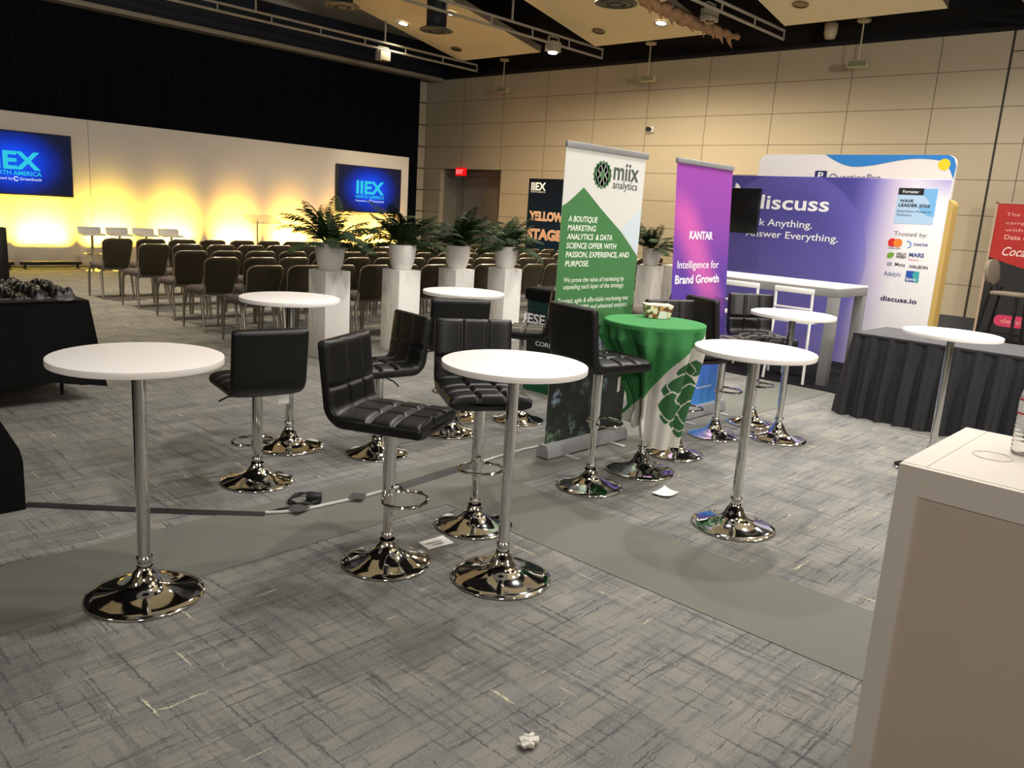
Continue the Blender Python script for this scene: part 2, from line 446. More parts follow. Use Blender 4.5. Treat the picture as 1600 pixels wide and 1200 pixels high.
def flat(name, polys, m, parent, o, U, V, lift=.001):
    o = Vector(o); U = Vector(U); V = Vector(V); N = U.cross(V); mb = MB()
    for p in polys: mb.poly([tuple(o+U*a+V*b+N*lift) for a, b in p])
    return mb.build(name, m, parent, smooth=0)
def circ(cx, cy, rx, ry=None, n=28, a0=0, a1=2*PI):
    ry = ry or rx
    return [(cx+rx*math.cos(a0+(a1-a0)*k/n), cy+ry*math.sin(a0+(a1-a0)*k/n)) for k in range(n if abs(a1-a0-2*PI) < 1e-6 else n+1)]
def rrect(x0, y0, x1, y1, r, n=6):
    out = []
    for cx, cy, a in ((x1-r, y1-r, 0), (x0+r, y1-r, PI/2), (x0+r, y0+r, PI), (x1-r, y0+r, 1.5*PI)):
        out += [(cx+r*math.cos(a+PI/2*k/n), cy+r*math.sin(a+PI/2*k/n)) for k in range(n+1)]
    return out
def leafshape(cx, cy, L, Wd, ang, n=6):
    """a pointed petal with its foot at (cx, cy)"""
    pts = []
    for k in range(n+1):
        t = k/n; pts.append((t*L, Wd*math.sin(PI*t**.85)*.5))
    for k in range(n-1, 0, -1):
        t = k/n; pts.append((t*L, -Wd*math.sin(PI*t**.85)*.5))
    c, s_ = math.cos(ang), math.sin(ang)
    return [(cx+x*c-y*s_, cy+x*s_+y*c) for x, y in pts]

# ------------------------------------------------------------------ the setting
XW, YW = 16.0, 18.7
fl = MB(); fl.add([(-6, -6, 0), (XW+.6, -6, 0), (XW+.6, YW, 0), (-6, YW, 0)], [(0, 1, 2, 3)])
struct(fl.build('floor', CARPET, smooth=0))
def slab(name, x0, y0, x1, y1, z, m, label):
    b = MB(); b.box((x0, y0, 0.0005), (x1, y1, z)); return struct(b.build(name, m, smooth=0), label)
a = MB(); a.box((-6, 3.115, .0004), (8.2, 3.71, .003)); a.box((2.93, -6, .0004), (3.535, 3.1149, .003))
struct(a.build('floor_aisle', AISLE, smooth=0), 'plain grey carpet aisles crossing the patterned carpet')
# right wall with the door opening
DY0, DY1, DZ = 15.55, 17.95, 2.63
w = MB()
w.box((XW, -6, .27), (XW+.15, DY0, 5.03)); w.box((XW, DY1, .27), (XW+.15, YW, 5.03)); w.box((XW, DY0, DZ), (XW+.15, DY1, 5.03))
struct(w.build('wall_right', PANELWALL, smooth=0))
b = MB(); b.box((XW-.01, -6, 0), (XW+.15, DY0, .27)); b.box((XW-.01, DY1, 0), (XW+.15, YW, .27))
struct(b.build('baseboard_right', DARKBASE, smooth=0))
b = MB(); b.box((XW-.004, 3.90, .0), (XW+.01, 3.935, 5.03)); b.box((XW-.004, 3.2, 4.70), (XW+.01, 3.90, 4.715))
struct(b.build('trim_1', mat('partition_gap', (44, 40, 36), .8), smooth=0), 'dark vertical partition joint in the panelled wall')
# recess and door
b = MB()
b.box((XW+.15, DY0-.1, 0), (XW+.75, DY0, DZ+.1)); b.box((XW+.15, DY1, 0), (XW+.75, DY1+.1, DZ+.1)); b.box((XW+.15, DY0-.1, DZ), (XW+.75, DY1+.1, DZ+.1))
struct(b.build('trim_2', DOORM, smooth=0), 'grey lining of the door recess')
b = MB(); b.box((XW+.66, DY0, 0), (XW+.75, DY1, DZ))
d1 = struct(b.build('door_1', DOORM, smooth=0), 'grey door at the back of the recess')
b = MB()
for y0, y1, z0, z1 in ((DY0+.1, DY0+.2, 0, 2.42), (DY1-.35, DY1-.25, 0, 2.42), (DY0+.1, DY1-.25, 2.42, 2.5)):
    b.box((XW+.63, y0, z0), (XW+.66, y1, z1))
b.build('door_frame', mat('door_frame_paint', (112, 106, 96), .5), d1, smooth=0)
b = MB(); b.box((XW+.60, DY0+.3, 1.02), (XW+.66, DY0+.42, 1.05)); b.build('door_handle', STEEL, d1, smooth=0)
# back wall, unseen walls, black plenum
b = MB(); b.box((-6, YW, 0), (XW+.15, YW+.15, 7)); struct(b.build('wall_back', BACKW, smooth=0))
b = MB()
for k in range(8): b.box((15.35, YW-.03, .82+.6027*k-.012), (XW, YW, .82+.6027*k+.012))
struct(b.build('trim_3', mat('dark_reveal', (58, 48, 40), .8), smooth=0), 'dark horizontal reveals in the pale wall beside the curtain')
b = MB(); b.box((-6.15, -6, 0), (-6, YW, 7)); struct(b.build('wall_left', BACKW, smooth=0))
b = MB(); b.box((-6, -6.15, 0), (XW+.15, -6, 7)); struct(b.build('wall_front', BACKW, smooth=0))
b = MB(); b.box((-6.2, -6.2, 7), (XW+.8, YW+.2, 7.1)); b.box((XW+.15, -6.2, 5.03), (XW+.8, YW+.2, 7)); b.box((XW-.06, -6.2, 5.03), (XW+.15, YW+.2, 5.10))
struct(b.build('ceiling', PLENUM, smooth=0))
# proscenium beam with its pale trim, curtain
b = MB(); b.box((-2, 17.98, 5.06), (XW, 18.5, 5.9)); struct(b.build('beam', NAVY, smooth=0), 'dark navy beam over the curtain')
b = MB(); b.box((-2, 17.93, 4.97), (XW, 18.25, 5.06)); struct(b.build('trim_4', TRIMM, smooth=0), 'pale trim along the bottom of the beam')
b = MB(); NX = 1400; X0, X1 = 0.0, 15.42
def cp(i, j):
    x = X0+(X1-X0)*i/(NX-1); z = (0.02, 4.99)[j]
    ph = x*2*PI/.15
    return (x, 18.32+.028*math.sin(ph+.8*math.sin(x*1.7))+.012*math.sin(ph*2.3+1), z)
b.grid(cp, NX, 2)
tag(b.build('stage_curtain', CURT, smooth=180), 'tall pleated black curtain hanging behind the white stage flats', 'curtain')
# upper right parts of the plenum: service rail end, dark ducts behind the panels are the plenum itself

# ceiling panels (sloping clouds)
def cloud(y0, y1, x0, label, x1=14.5, z1=5.13):
    sl = .187; z0 = z1+(x1-x0)*sl; th = .10
    t = thing('ceiling_panel', label, 'ceiling panel', (x1, (y0+y1)/2, z1), 0, 'sloping cream ceiling panels', True)
    t['kind'] = 'structure'
    b = MB(); b.add([(x1, y0, z1), (x1, y1, z1), (x0, y1, z0), (x0, y0, z0)], [(0, 1, 2, 3)]); b.build('panel_face', CLOUDM, t, smooth=0)
    b = MB(); n = .1
    vs = [(x1, y0, z1), (x1, y1, z1), (x0, y1, z0), (x0, y0, z0)]; vt = [(x, y, z+.14) for x, y, z in vs]
    b.add(vs+vt, [(4, 5, 6, 7), (0, 1, 5, 4), (1, 2, 6, 5), (2, 3, 7, 6), (3, 0, 4, 7)]); b.build('panel_edge', CLOUDE, t, smooth=0)
    return t
def cz(x): return 5.13+.187*(14.5-x)
cloud(13.07, 15.72, 8.3, 'cream sloping ceiling panel nearest the black curtain')
cloud(8.82, 11.52, 8.3, 'cream sloping ceiling panel in the middle, with the brown wrap below it')
cloud(4.56, 7.26, 8.3, 'cream sloping ceiling panel at the right over the violet booth')
for y0 in (.3, -3.95): cloud(y0, y0+2.7, 8.3, 'cream sloping ceiling panel out over the right of the hall')
for y0 in (8.82, 4.56, .3, -3.95): cloud(y0, y0+2.7, 1.3, 'cream sloping ceiling panel over the bar tables', 7.6)

# ceiling fittings
LITM = mat('lamp_glow', (255, 250, 240), .4, 0, (255, 246, 228), 14.0)
def downlight(x, y, lit, label):
    t = thing('downlight', label, 'ceiling light', (x, y, cz(x)-.01), 0, 'round downlights in the ceiling panels')
    Mt = Matrix.Rotation(math.atan(.187), 4, 'Y')
    b = MB(); b.lathe([(.105, -.012), (.135, -.012), (.135, .0), (.105, 0)], 28, Mt, cap=False); b.build('ring', mat('bronze_ring', (120, 100, 70), .4, .6), t)
    b = MB(); b.lathe([(.0, -.004), (.104, -.004)], 24, Mt, cap=False)
    b.build('lens' if lit else 'reflector', LITM if lit else mat('unlit_reflector', (110, 96, 70), .2, .8), t)
    return t
downlight(12.32, 15.29, True, 'lit round downlight left of the hanging round duct')
downlight(12.23, 13.61, True, 'lit round downlight right of the hanging round duct')
downlight(13.83, 15.16, False, 'unlit round downlight near the tip of the ceiling panel by the curtain')
downlight(13.79, 9.415, True, 'lit round downlight beside the brown wrapped pipe')
downlight(13.815, 10.92, False, 'unlit round downlight below the large flush round vent')
downlight(13.75, 6.65, False, 'unlit round downlight in the ceiling panel above the violet booth')

def round_duct(x, y, z, r, label, tall=1.2):
    t = thing('round_duct', label, 'air duct', (x, y, z), 0, 'round hanging air ducts')
    b = MB(); b.lathe([(r*.60, .06), (r*.60, tall)], 32); b.build('duct_pipe', NAVY, t)
    b = MB(); b.lathe([(r*.62, .07), (r*.8, .05), (r, .015), (r, 0), (r*.86, -.01), (r*.84, .0), (r*.7, .03), (r*.68, .0), (r*.5, -.01), (r*.48, .02), (r*.3, .0), (r*.28, -.02), (.001, -.02)], 36, cap=False)
    b.build('diffuser', mat('duct_grey', (70, 72, 66), .5), t)
round_duct(11.41, 13.12, 5.0, .335, 'dark round duct hanging in front of the cream panel by the curtain', cz(11.41)-5.02)
round_duct(9.21, 13.17, 5.0, .31, 'dark round duct cut by the top edge above the curtain beam', 1.0)
round_duct(12.06, 9.2, 5.2, .37, 'large dark round vent under the middle ceiling panel', .33)
round_duct(10.2, 11.9, 5.35, .34, 'round vent half seen at the top edge between two cream panels', .9)

# pipe rails along the ceiling
def rail(y, zl, zu, x0, x1, label):
    t = thing('lighting_rail', label, 'lighting rail', (x1, y, zl), 0, 'white pipe rails under the ceiling', True)
    b = MB(); b.cyl((x0, y, zl), (x1, y, zl), .025, 10); b.build('lower_pipe', PIPE, t)
    b = MB(); b.cyl((x0, y, zu), (x1, y, zu), .025, 10); b.build('upper_pipe', PIPE, t)
    x = x1
    while x > x0:
        b = MB(); b.cyl((x, y, zl), (x, y, zu), .016, 8); b.build('post', PIPE, t); x -= 1.15
    for xh in (x1-2.9, x1-6.1):
        b = MB(); b.cyl((xh, y, zu), (xh, y, 6.99), .022, 8); b.build('hanger', PIPE, t)
rail(15.64, 4.965, 5.11, 6.0, 15, 'pipe rail nearest the stage, in front of the navy beam')
rail(11.7, 4.99, 5.17, 7.5, 15, 'pipe rail between the first two cream ceiling panels')
rail(7.5, 5.02, 5.17, 8.5, 15, 'pipe rail in front of the right cream ceiling panel')
rail(3.4, 5.02, 5.17, 9.0, 15.6, 'pipe rail in the top right corner of the hall')
def rail_box(x, y, z, lit, label):
    t = thing('rail_floodlight', label, 'floodlight', (x, y, z), 0, 'box lamps hung on the rails')
    b = MB(); b.box((-.14, -.10, 0), (.14, .10, .2)); b.build('housing', mat('lamp_box_grey', (150, 144, 130), .5), t, bevel=.008)
    b = MB(); b.box((-.16, -.02, .02), (-.14, .02, .30)); b.box((.14, -.02, .02), (.16, .02, .30)); b.box((-.16, -.02, .28), (.16, .02, .30)); b.build('bracket', PIPE, t)
    b = MB(); b.lathe([(.085, -.03), (.1, 0)], 20)
    b.build('lamp', LITM if lit else mat('unlit_reflector', (110, 96, 70), .2, .8), t)
rail_box(12.05, 15.64, 4.72, False, 'unlit white box lamp hung from the rail by the navy beam')
rail_box(13.35, 11.7, 4.83, True, 'lit white box lamp hung from the rail near the top')
rail_box(13.0, 7.9, 4.97, False, 'grey box lamp beside the brown wrapped pipe')

# brown wrap hanging along a pipe
b = MB(); pts = []; rs = []
for k in range(60):
    t_ = k/59; pts.append((11.2+3.5*t_, 8.25+.03*math.sin(k*1.1), 5.06+.02*math.sin(k*.9)-.05*math.sin(PI*t_))); rs.append((.05+.05*math.sin(PI*min(1, t_*1.05)))*(1+.35*math.sin(k*1.9)*math.sin(k*.7)))
b.tube(pts, .08, 10, rs=rs)
for k in range(9):
    x = 11.6+.34*k; b.tube([(x, 8.25, 5.0), (x+.05, 8.2+.02*k % .1, 4.93), (x+.12, 8.23, 4.86-.02*(k % 3))], .02, 6, rs=[.06, .035, .006])
tag(b.build('pipe_wrap', mat('brown_wrap', (150, 116, 82), .8, vary=.25, bscale=18), smooth=60), 'torn brown wrapping hanging along a pipe under the ceiling', 'pipe wrap')

# hanging emergency light units in front of the right wall
def hanging_sign(x, y, z, zc, label):
    t = thing('hanging_sign', label, 'sign', (x, y, z), 0, 'small signs hung on rods before the panelled wall')
    b = MB(); b.box((-.04, -.19, 0), (.04, .19, .13)); b.build('sign_box', mat('sign_box_beige', (176, 166, 132), .5), t, bevel=.005)
    b = MB(); b.box((-.045, -.16, .02), (-.04, .16, .11)); b.build('sign_face', mat('sign_face_green', (122, 124, 96), .5), t)
    b = MB(); b.cyl((0, 0, .13), (0, 0, zc-z), .014, 8); b.build('rod', mat('rod_white', (196, 184, 150), .5), t)
    b = MB(); b.lathe([(.1, zc-z-.02), (.12, zc-z), (.12, zc-z+.03), (.02, zc-z+.05)], 20); b.build('canopy', mat('rod_white', (196, 184, 150), .5), t)
    # dropped from the ceiling void by a rod above the canopy
    b = MB(); b.cyl((0, 0, zc-z+.05), (0, 0, 6.99-z), .012, 8); b.build('hanger', BLACKM, t)
hanging_sign(15.5, 15.17, 4.5, 5.27, 'small hanging sign over the grey door recess')
hanging_sign(15.5, 10.79, 4.52, 5.30, 'small hanging sign above the white and green roll-up banner')
hanging_sign(15.5, 6.25, 4.52, 5.31, 'small hanging sign above the violet booth wall')
# wall speaker and small camera
b = MB(); b.lathe([(.09, 0), (.12, .1), (.12, .26), (.05, .3)], 18, Matrix.Translation((15.75, 6.95, 5.12))); b.box((15.7, 6.9, 5.35), (15.8, 7.0, 6.9))
tag(b.build('wall_speaker', mat('speaker_beige', (190, 172, 140), .6)), 'small beige speaker above the panelled wall', 'speaker')
t = thing('security_camera', 'small white camera on the panelled wall behind the banners', 'camera', (16, 10.9, 3.58))
b = MB(); b.box((-.05, -.06, -.06), (0, .06, .06)); b.build('mount', WHITEPL, t)
b = MB(); b.lathe([(.05, 0), (.05, .1), (.035, .12)], 16, Matrix.Translation((-.05, .02, 0)) @ Matrix.Rotation(-PI/2, 4, 'Y')); b.build('lens', BLACKPL, t)
# exit sign
t = thing('exit_sign', 'glowing red exit sign on the head of the door recess', 'sign', (15.93, 17.03, 2.45), 0, None, True)
b = MB(); b.box((15.88, 16.86, 2.45), (15.98, 17.2, 2.66)); b.build('sign_box', mat('exit_red', (150, 10, 10), .4, 0, (235, 16, 22), 1.1), t)
letters('lettering', [('EXIT', -17.16, 2.5, .26, .11, .02)], mat('exit_white', (255, 200, 200), .4, 0, (255, 150, 150), 1.2), t, (15.88, 0, 0), (0, -1, 0), (0, 0, 1), .004)

# ------------------------------------------------------------------ the stage: flats, screens, light bars, stools, clear lectern
YS = 17.1
def flat_panel(x0, x1, label):
    b = MB(); b.box((x0, YS, 0.001), (x1, YS+.06, 2.78)); o = b.build('stage_flat', STAGEWALL, bevel=.004)
    return tag(o, label, 'stage panel', 'white stage flats')
flat_panel(.9, 6.193, 'tall white stage flat carrying the screen at the left edge')
flat_panel(6.20, 14.12, 'wide white stage flat carrying the right screen')
def tv(cx, name, label, mtl):
    t = thing('stage_screen', label, 'screen', (cx, YS, 1.36), 0, 'blue screens on the stage flats', True)
    b = MB(); b.box((cx-.99, YS-.075, 1.315), (cx+.99, YS-.002, 2.445)); b.build('screen_case', BLACKPL, t, bevel=.005)
    b = MB(); y = YS-.077; b.poly([(cx-.97, y, 1.335), (cx+.97, y, 1.335), (cx+.97, y, 2.425), (cx-.97, y, 2.425)]); sh = b.build('display', mtl, t, smooth=0)
    o = (cx, YS-.077, 0)
    cy = mat('screen_cyan', (20, 60, 80), .4, 0, (30, 205, 232), 1.0); wh = mat('screen_white', (80, 80, 80), .4, 0, (215, 232, 255), 1.0)
    letters('title_lettering', [('IIEX', -.42, 1.78, .86, .30, .055), ('NORTH AMERICA', -.43, 1.665, .88, .075, .025)], cy, sh, o, (1, 0, 0), (0, 0, 1), .003)
    letters('caption_lettering', [('Presented by', -.43, 1.58, .40, .045, .012), ('Greenbook', .08, 1.58, .37, .05, .012)], wh, sh, o, (1, 0, 0), (0, 0, 1), .003)
    ring = []
    for k in range(16):
        a0 = .5+5.3*k/16; a1 = .5+5.3*(k+1)/16
        ring.append([(.025+.045*math.cos(a0), 1.6+.045*math.sin(a0)), (.025+.045*math.cos(a1), 1.6+.045*math.sin(a1)), (.025+.026*math.cos(a1), 1.6+.026*math.sin(a1)), (.025+.026*math.cos(a0), 1.6+.026*math.sin(a0))])
    flat('caption_emblem', ring, wh, sh, o, (1, 0, 0), (0, 0, 1), .003)
tv(4.87, 'l', 'large blue stage screen cut by the left edge of the view', mat_screen('screen_blue_left', 4.87))
tv(12.83, 'r', 'large blue stage screen on the right, above the potted palms', mat_screen('screen_blue_right', 12.83))

BARC = [(4.15, (255, 214, 62)), (5.3, (255, 220, 62)), (6.5, (255, 212, 62)), (7.78, (255, 206, 62)), (9.2, (255, 190, 62)), (10.58, (255, 186, 62)), (11.95, (255, 180, 62)), (13.25, (255, 190, 62))]
ordn = ['first', 'second', 'third', 'fourth', 'fifth', 'sixth', 'seventh', 'eighth', 'ninth', 'tenth', 'eleventh', 'twelfth', 'thirteenth', 'fourteenth', 'fifteenth', 'sixteenth', 'seventeenth', 'eighteenth', 'nineteenth', 'twentieth']
BAR_W = 62
for i, (x, c) in enumerate(BARC):
    t = thing('stage_light_bar', ordn[i]+' black light bar from the left on the floor before the stage flats', 'stage light', (x, 16.68, 0), 0, 'black light bars washing the stage flats')
    b = MB(); b.box((-.52, -.05, .075), (.52, .05, .135)); b.build('housing', BLACKM, t, bevel=.006)
    b = MB(); b.box((-.50, .01, .135), (.50, .045, .139)); b.build('lens_strip', mat('bar_lens', (120, 104, 60), .3, 0, (255, 214, 110), .25), t)
    for sx in (-.45, .45):
        b = MB(); b.box((sx-.015, -.10, 0), (sx+.015, .10, .012)); b.box((sx-.015, -.02, .012), (sx+.015, .02, .08)); b.build('foot', BLACKM, t)
    l = bpy.data.lights.new('light_bar_beam', 'AREA'); l.shape = 'RECTANGLE'; l.size = .05; l.size_y = .86; l.energy = BAR_W; l.color = lin(c); l.spread = R_(54)
    o = bpy.data.objects.new('light_bar_beam', l); COL.objects.link(o); o.location = (x, 16.72, .17)
    d = Vector((0, .38, .54)); o.rotation_euler = d.to_track_quat('-Z', 'X').to_euler()
# cable runs lying by the light bars
b = MB(); b.tube([(3.6+.2*k, 16.95+.03*math.sin(k*1.3), .012) for k in range(54)], .01, 6)
tag(b.build('power_cable', BLACKPL), 'black cable lying along the light bars at the foot of the stage flats', 'cable')

# low backed white stools on the stage
def stage_stool():
    t = thing('stage_stool', 'x', 'bar stool', (0, 0, 0), 0, 'white low-backed stools on the stage')
    b = MB(); b.lathe([(.0, 0), (.2, 0), (.205, .008), (.15, .02), (.08, .035), (.045, .06), (.03, .1)], 28); b.build('base', CHROME, t)
    b = MB(); b.cyl((0, 0, .09), (0, 0, .66), .026, 14); b.build('column', CHROME, t)
    b = MB(); b.tube([(.15*math.cos(k*PI/10)+.04, .15*math.sin(k*PI/10), .32) for k in range(20)], .009, 8, closed=True); b.cyl((0, 0, .32), (.19, 0, .32), .008, 8); b.build('footrest', CHROME, t)
    b = MB(); b.prism(rrect(-.2, -.2, .22, .2, .05), .66, .70, Matrix()); b.build('seat', WHITEPL, t, bevel=.01)
    b = MB()
    b.grid(lambda i, j: (-.2-.05*(j/5)**1.5-.02+.05*abs((i-8)/8)**2, -.2+.4*i/16, .685+.12*j/5), 17, 6)
    b.grid(lambda i, j: (-.225-.05*(j/5)**1.5-.02+.05*abs((i-8)/8)**2, -.2+.4*i/16, .685+.12*j/5), 17, 6, flip=True)
    for j0, i0 in ((5, None),): b.grid(lambda i, j: (-.2-.05-.02-.025*j+.05*abs((i-8)/8)**2, -.2+.4*i/16, .805), 17, 2)
    b.build('backrest', WHITEPL, t)
    remember(t); return t
p0 = stage_stool()
for i, x in enumerate((5.86, 6.36, 6.86, 7.36)):
    lb = ['white low-backed stool furthest left on the stage', 'second white low-backed stool from the left on the stage', 'third white low-backed stool from the left on the stage', 'white low-backed stool furthest right of the four on the stage'][i]
    if i == 0: p0.location = (x, 16.2, 0); p0.rotation_euler = (0, 0, R_(-98)); p0['label'] = lb
    else: dup(p0, (x, 16.2, 0), R_(-98), lb)
# clear lectern
t = thing('clear_lectern', 'thin clear lectern with slim post before the lit stage flats', 'lectern', (8.9, 15.6, 0))
b = MB(); b.cyl((0, 0, 0.01), (0, 0, 1.06), .018, 10); b.build('post', STEEL, t)
g = NT('clear_acrylic', .08); g.b.inputs['Transmission Weight'].default_value = .95; g.base((240, 244, 244)); ACR = g.m
b = MB(); b.box((-.34, -.22, -.006), (.34, .22, .006), Matrix.Translation((.12, 0, 1.1)) @ Matrix.Rotation(R_(20), 4, 'X')); b.build('reading_board', ACR, t)
b = MB(); b.box((-.2, -.2, 0), (.2, .2, .012)); b.build('base', STEEL, t)
# dark slim loudspeaker post at the left edge
t = thing('speaker_post', 'slim dark post standing at the left edge before the stage', 'stand', (3.92, 14.65, 0))
b = MB(); b.box((-.09, -.09, .02), (.09, .09, .85)); b.build('column', BLACKM, t, bevel=.01)
b = MB(); b.box((-.16, -.16, 0), (.16, .16, .02)); b.build('base', BLACKM, t, bevel=.004)

# ------------------------------------------------------------------ banquet chairs
def banquet_chair():
    """faces +Y, origin on the floor midway between the legs"""
    t = thing('banquet_chair', 'x', 'chair', (0, 0, 0), 0, None)
    # seat cushion
    b = MB(); n = 18
    def P(i, j):
        a = 2*PI*i/40; c, s_ = math.cos(a), math.sin(a); e = 2/5.0
        wx = .225*abs(c)**e*(1 if c >= 0 else -1); wy = .235*abs(s_)**e*(1 if s_ >= 0 else -1)
        wx *= 1-.05*(1 if wy < 0 else 0)
        k, z = [(.0, .43), (.9, .43), (1.0, .44), (1.01, .47), (.97, .495), (.8, .508), (.0, .512)][j]
        return (wx*k, wy*k+.02, z)
    b.grid(P, 40, 7, closeu=True); b.build('seat', CHAIRSEAT, t, smooth=60)
    # back: rounded crown, narrower foot, leaning backwards
    def bx(z, k):
        h = (z-.46)/.40
        return None
    out = []
    hw_b, hw_t = .180, .207
    for k in range(11): a = PI*.5*k/10; out.append((hw_t-.09+.09*math.cos(a), .80+.07*math.sin(a)))
    out2 = [(-x, z) for x, z in reversed(out)]
    low = []
    for k in range(7): a = PI+PI*.5*k/6; low.append((-hw_b+.06+.06*math.cos(a), .535+.06*math.sin(a)-.03))
    lowr = [(-x, z) for x, z in reversed(low)]
    loop = out+out2+low+lowr
    def lean(x, z, d):
        y = -.215-(z-.47)*.30 + .04*(x/.2)**2
        return (x, y+d, z)
    b = MB(); N = len(loop)
    cx, czz = 0, .69
    def Q(i, j):
        x, z = loop[i]
        k, d = [(0, .034), (.8, .034), (.96, .026), (1, .005), (1, -.012), (.96, -.022), (.8, -.026), (0, -.026)][j]
        return lean(cx+(x-cx)*k, czz+(z-czz)*k, d)
    b.grid(Q, N, 8, closeu=True); b.build('backrest', CHAIRBACK, t, smooth=60)
    b = MB(); b.tube([lean(x*1.01, czz+(z-czz)*1.01, -.004) for x, z in loop[:22]], .0085, 8)
    b.tube([lean(x*1.01, czz+(z-czz)*1.01, -.004) for x, z in loop[21:]+loop[:1]], .006, 6); b.build('back_trim', mat('pale_metal_edge', (205, 190, 165), .28, .9), t)
    for sx in (-1, 1):
        b = MB(); b.tube([(sx*.17, .20, .45), (sx*.20, .225, .42), (sx*.212, .24, .36), (sx*.215, .25, .2), (sx*.218, .255, .0)], .014, 10, rs=[.016, .018, .018, .016, .012]); b.build('leg', PEWTER, t)
        b = MB(); b.tube([(sx*.165, -.22, .60), (sx*.18, -.20, .46), (sx*.205, -.19, .38), (sx*.21, -.22, .2), (sx*.212, -.26, .0)], .014, 10, rs=[.013, .018, .019, .017, .012]); b.build('leg', PEWTER, t)
    b = MB(); b.tube([(-.2, .21, .425), (.2, .21, .425)], .010, 8); b.tube([(-.2, -.19, .425), (.2, -.19, .425)], .010, 8); b.build('seat_frame', PEWTER, t)
    remember(t); return t
c0 = banquet_chair(); used = [False]
ROWS = [(4.70, 12.32, list(range(0, 18)), 'in the front row by the stage'), (4.75, 11.28, list(range(0, 19)), 'in the second row from the stage'),
        (4.73, 10.14, list(range(0, 16)), 'in the middle row of five'), (4.63, 9.17, list(range(0, 14))+[17, 18, 19], 'in the fourth row from the stage'),
        (4.60, 8.15, list(range(0, 11))+[14, 15, 16], 'in the back row behind the palms')]
rc = random.Random(3)
for r, (x0, y, idx, where) in enumerate(ROWS):
    for n_, i in enumerate(idx):
        lb = ('brown banquet chair furthest left ' if n_ == 0 else 'brown banquet chair, '+ordn[n_]+' from the left ')+where
        if r >= 3 and n_ >= len(idx)-3:
            lb = 'brown banquet chair glimpsed between the two banners, '+ordn[n_-len(idx)+3]+' from left, '+['fourth row', 'back row'][r-3]
        loc = (x0+.475*i+rc.uniform(-.005, .005), y+rc.uniform(-.02, .02), 0); rz = R_(rc.uniform(-1.1, 1.1))
        if not used[0]:
            c0.location = loc; c0.rotation_euler = (0, 0, rz); c0['label'] = lb; c0['group'] = 'banquet chairs facing the stage'; used[0] = True
        else: dup(c0, loc, rz, lb, 'banquet chairs facing the stage')
dup(c0, (8.55, 5.55, .0125), R_(40), 'single brown banquet chair standing apart behind the purple banner', 'banquet chairs facing the stage')

# ------------------------------------------------------------------ pedestals and palms
def pedestal(x, y, label):
    b = MB(); b.box((-.15, -.15, 0), (.15, .15, .9)); o = b.build('pedestal', MARBLE, bevel=.003)
    # own texture offset through the object's place
    o.location = (x, y, 0.0); return tag(o, label, 'pedestal', 'marble pedestals')
def palm_mesh(seed, nf):
    rd = random.Random(seed); b = MB()
    for k in range(nf):
        az = 2*PI*k/nf*2.4+rd.uniform(-.3, .3); el = rd.uniform(.15, 1.2) if k > 5 else rd.uniform(1.1, 1.45)
        L = rd.uniform(.42, .60); droop = rd.uniform(.6, 1.7)
        p = Vector((.02*math.cos(az), .02*math.sin(az), .0)); dirv = Vector((math.cos(az)*math.cos(el), math.sin(az)*math.cos(el), math.sin(el)))
        pts = [p.copy()]; n = 14
        for s_ in range(n):
            e2 = el-droop*(s_/n)**1.4
            p = p+Vector((math.cos(az)*math.cos(e2), math.sin(az)*math.cos(e2), math.sin(e2)))*(L/n); pts.append(p.copy())
        b.tube(pts, .004, 4, rs=[.005*(1-.8*i/n) for i in range(n+1)])
        side = Vector((-math.sin(az), math.cos(az), 0))
        for s_ in range(2, n+1):
            for q in range(2):
                f = (s_+q*.5)/n
                if f > 1: continue
                i0 = min(n-1, int(f*n)); pp = pts[i0].lerp(pts[i0+1], f*n-i0); tt = (pts[i0+1]-pts[i0]).normalized(); up = side.cross(tt)
                ll = .125*math.sin(PI*min(1, .12+f*.86))**.7+.012
                for sg in (-1, 1):
                    d = (side*sg*.8+tt*.62+up*rd.uniform(.0, .25)).normalized(); tip = pp+d*ll+Vector((0, 0, -.25*ll)); md = pp+d*ll*.45; wv = tt*.0105+up*.003
                    b.add([tuple(pp-wv*.5), tuple(md-wv), tuple(tip), tuple(md+wv), tuple(pp+wv*.5)], [(0, 1, 3, 4), (1, 2, 3)])
    return b
POT = [(.085, 0), (.10, .003), (.125, .05), (.14, .12), (.148, .2), (.152, .262), (.150, .27), (.140, .27), (.138, .22)]
PALM = []
for sd, nf in ((5, 24), (11, 26)):
    o = palm_mesh(sd, nf).build('fronds', LEAF, smooth=0); PALM.append(o.data); bpy.data.objects.remove(o)
def palm(x, y, rz, k, sc, label):
    t = thing('potted_palm', label, 'potted plant', (x, y, .9), rz, 'palms in white pots')
    b = MB(); b.lathe(POT, 36); b.build('pot', POTM, t, smooth=50)
    b = MB(); b.lathe([(.001, .235), (.07, .24), (.138, .235)], 20, cap=False); b.build('soil', mat('dark_soil', (34, 26, 20), .95, bump=.6, bscale=60), t)
    o = bpy.data.objects.new('fronds', PALM[k]); COL.objects.link(o); o.parent = t; o.location = (0, 0, .24); o.scale = (sc, sc, sc)
    b = MB(); b.lathe([(.05, .22), (.06, .26), (.035, .32), (.01, .34)], 10); b.build('crown', mat('palm_crown', (64, 58, 30), .9), t)
PX = [(4.84, 7.06), (5.78, 7.06), (6.63, 7.08), (7.45, 7.07), (10.92, 7.22), (11.62, 7.22)]
PL = ['leftmost', 'second', 'third', 'fourth']
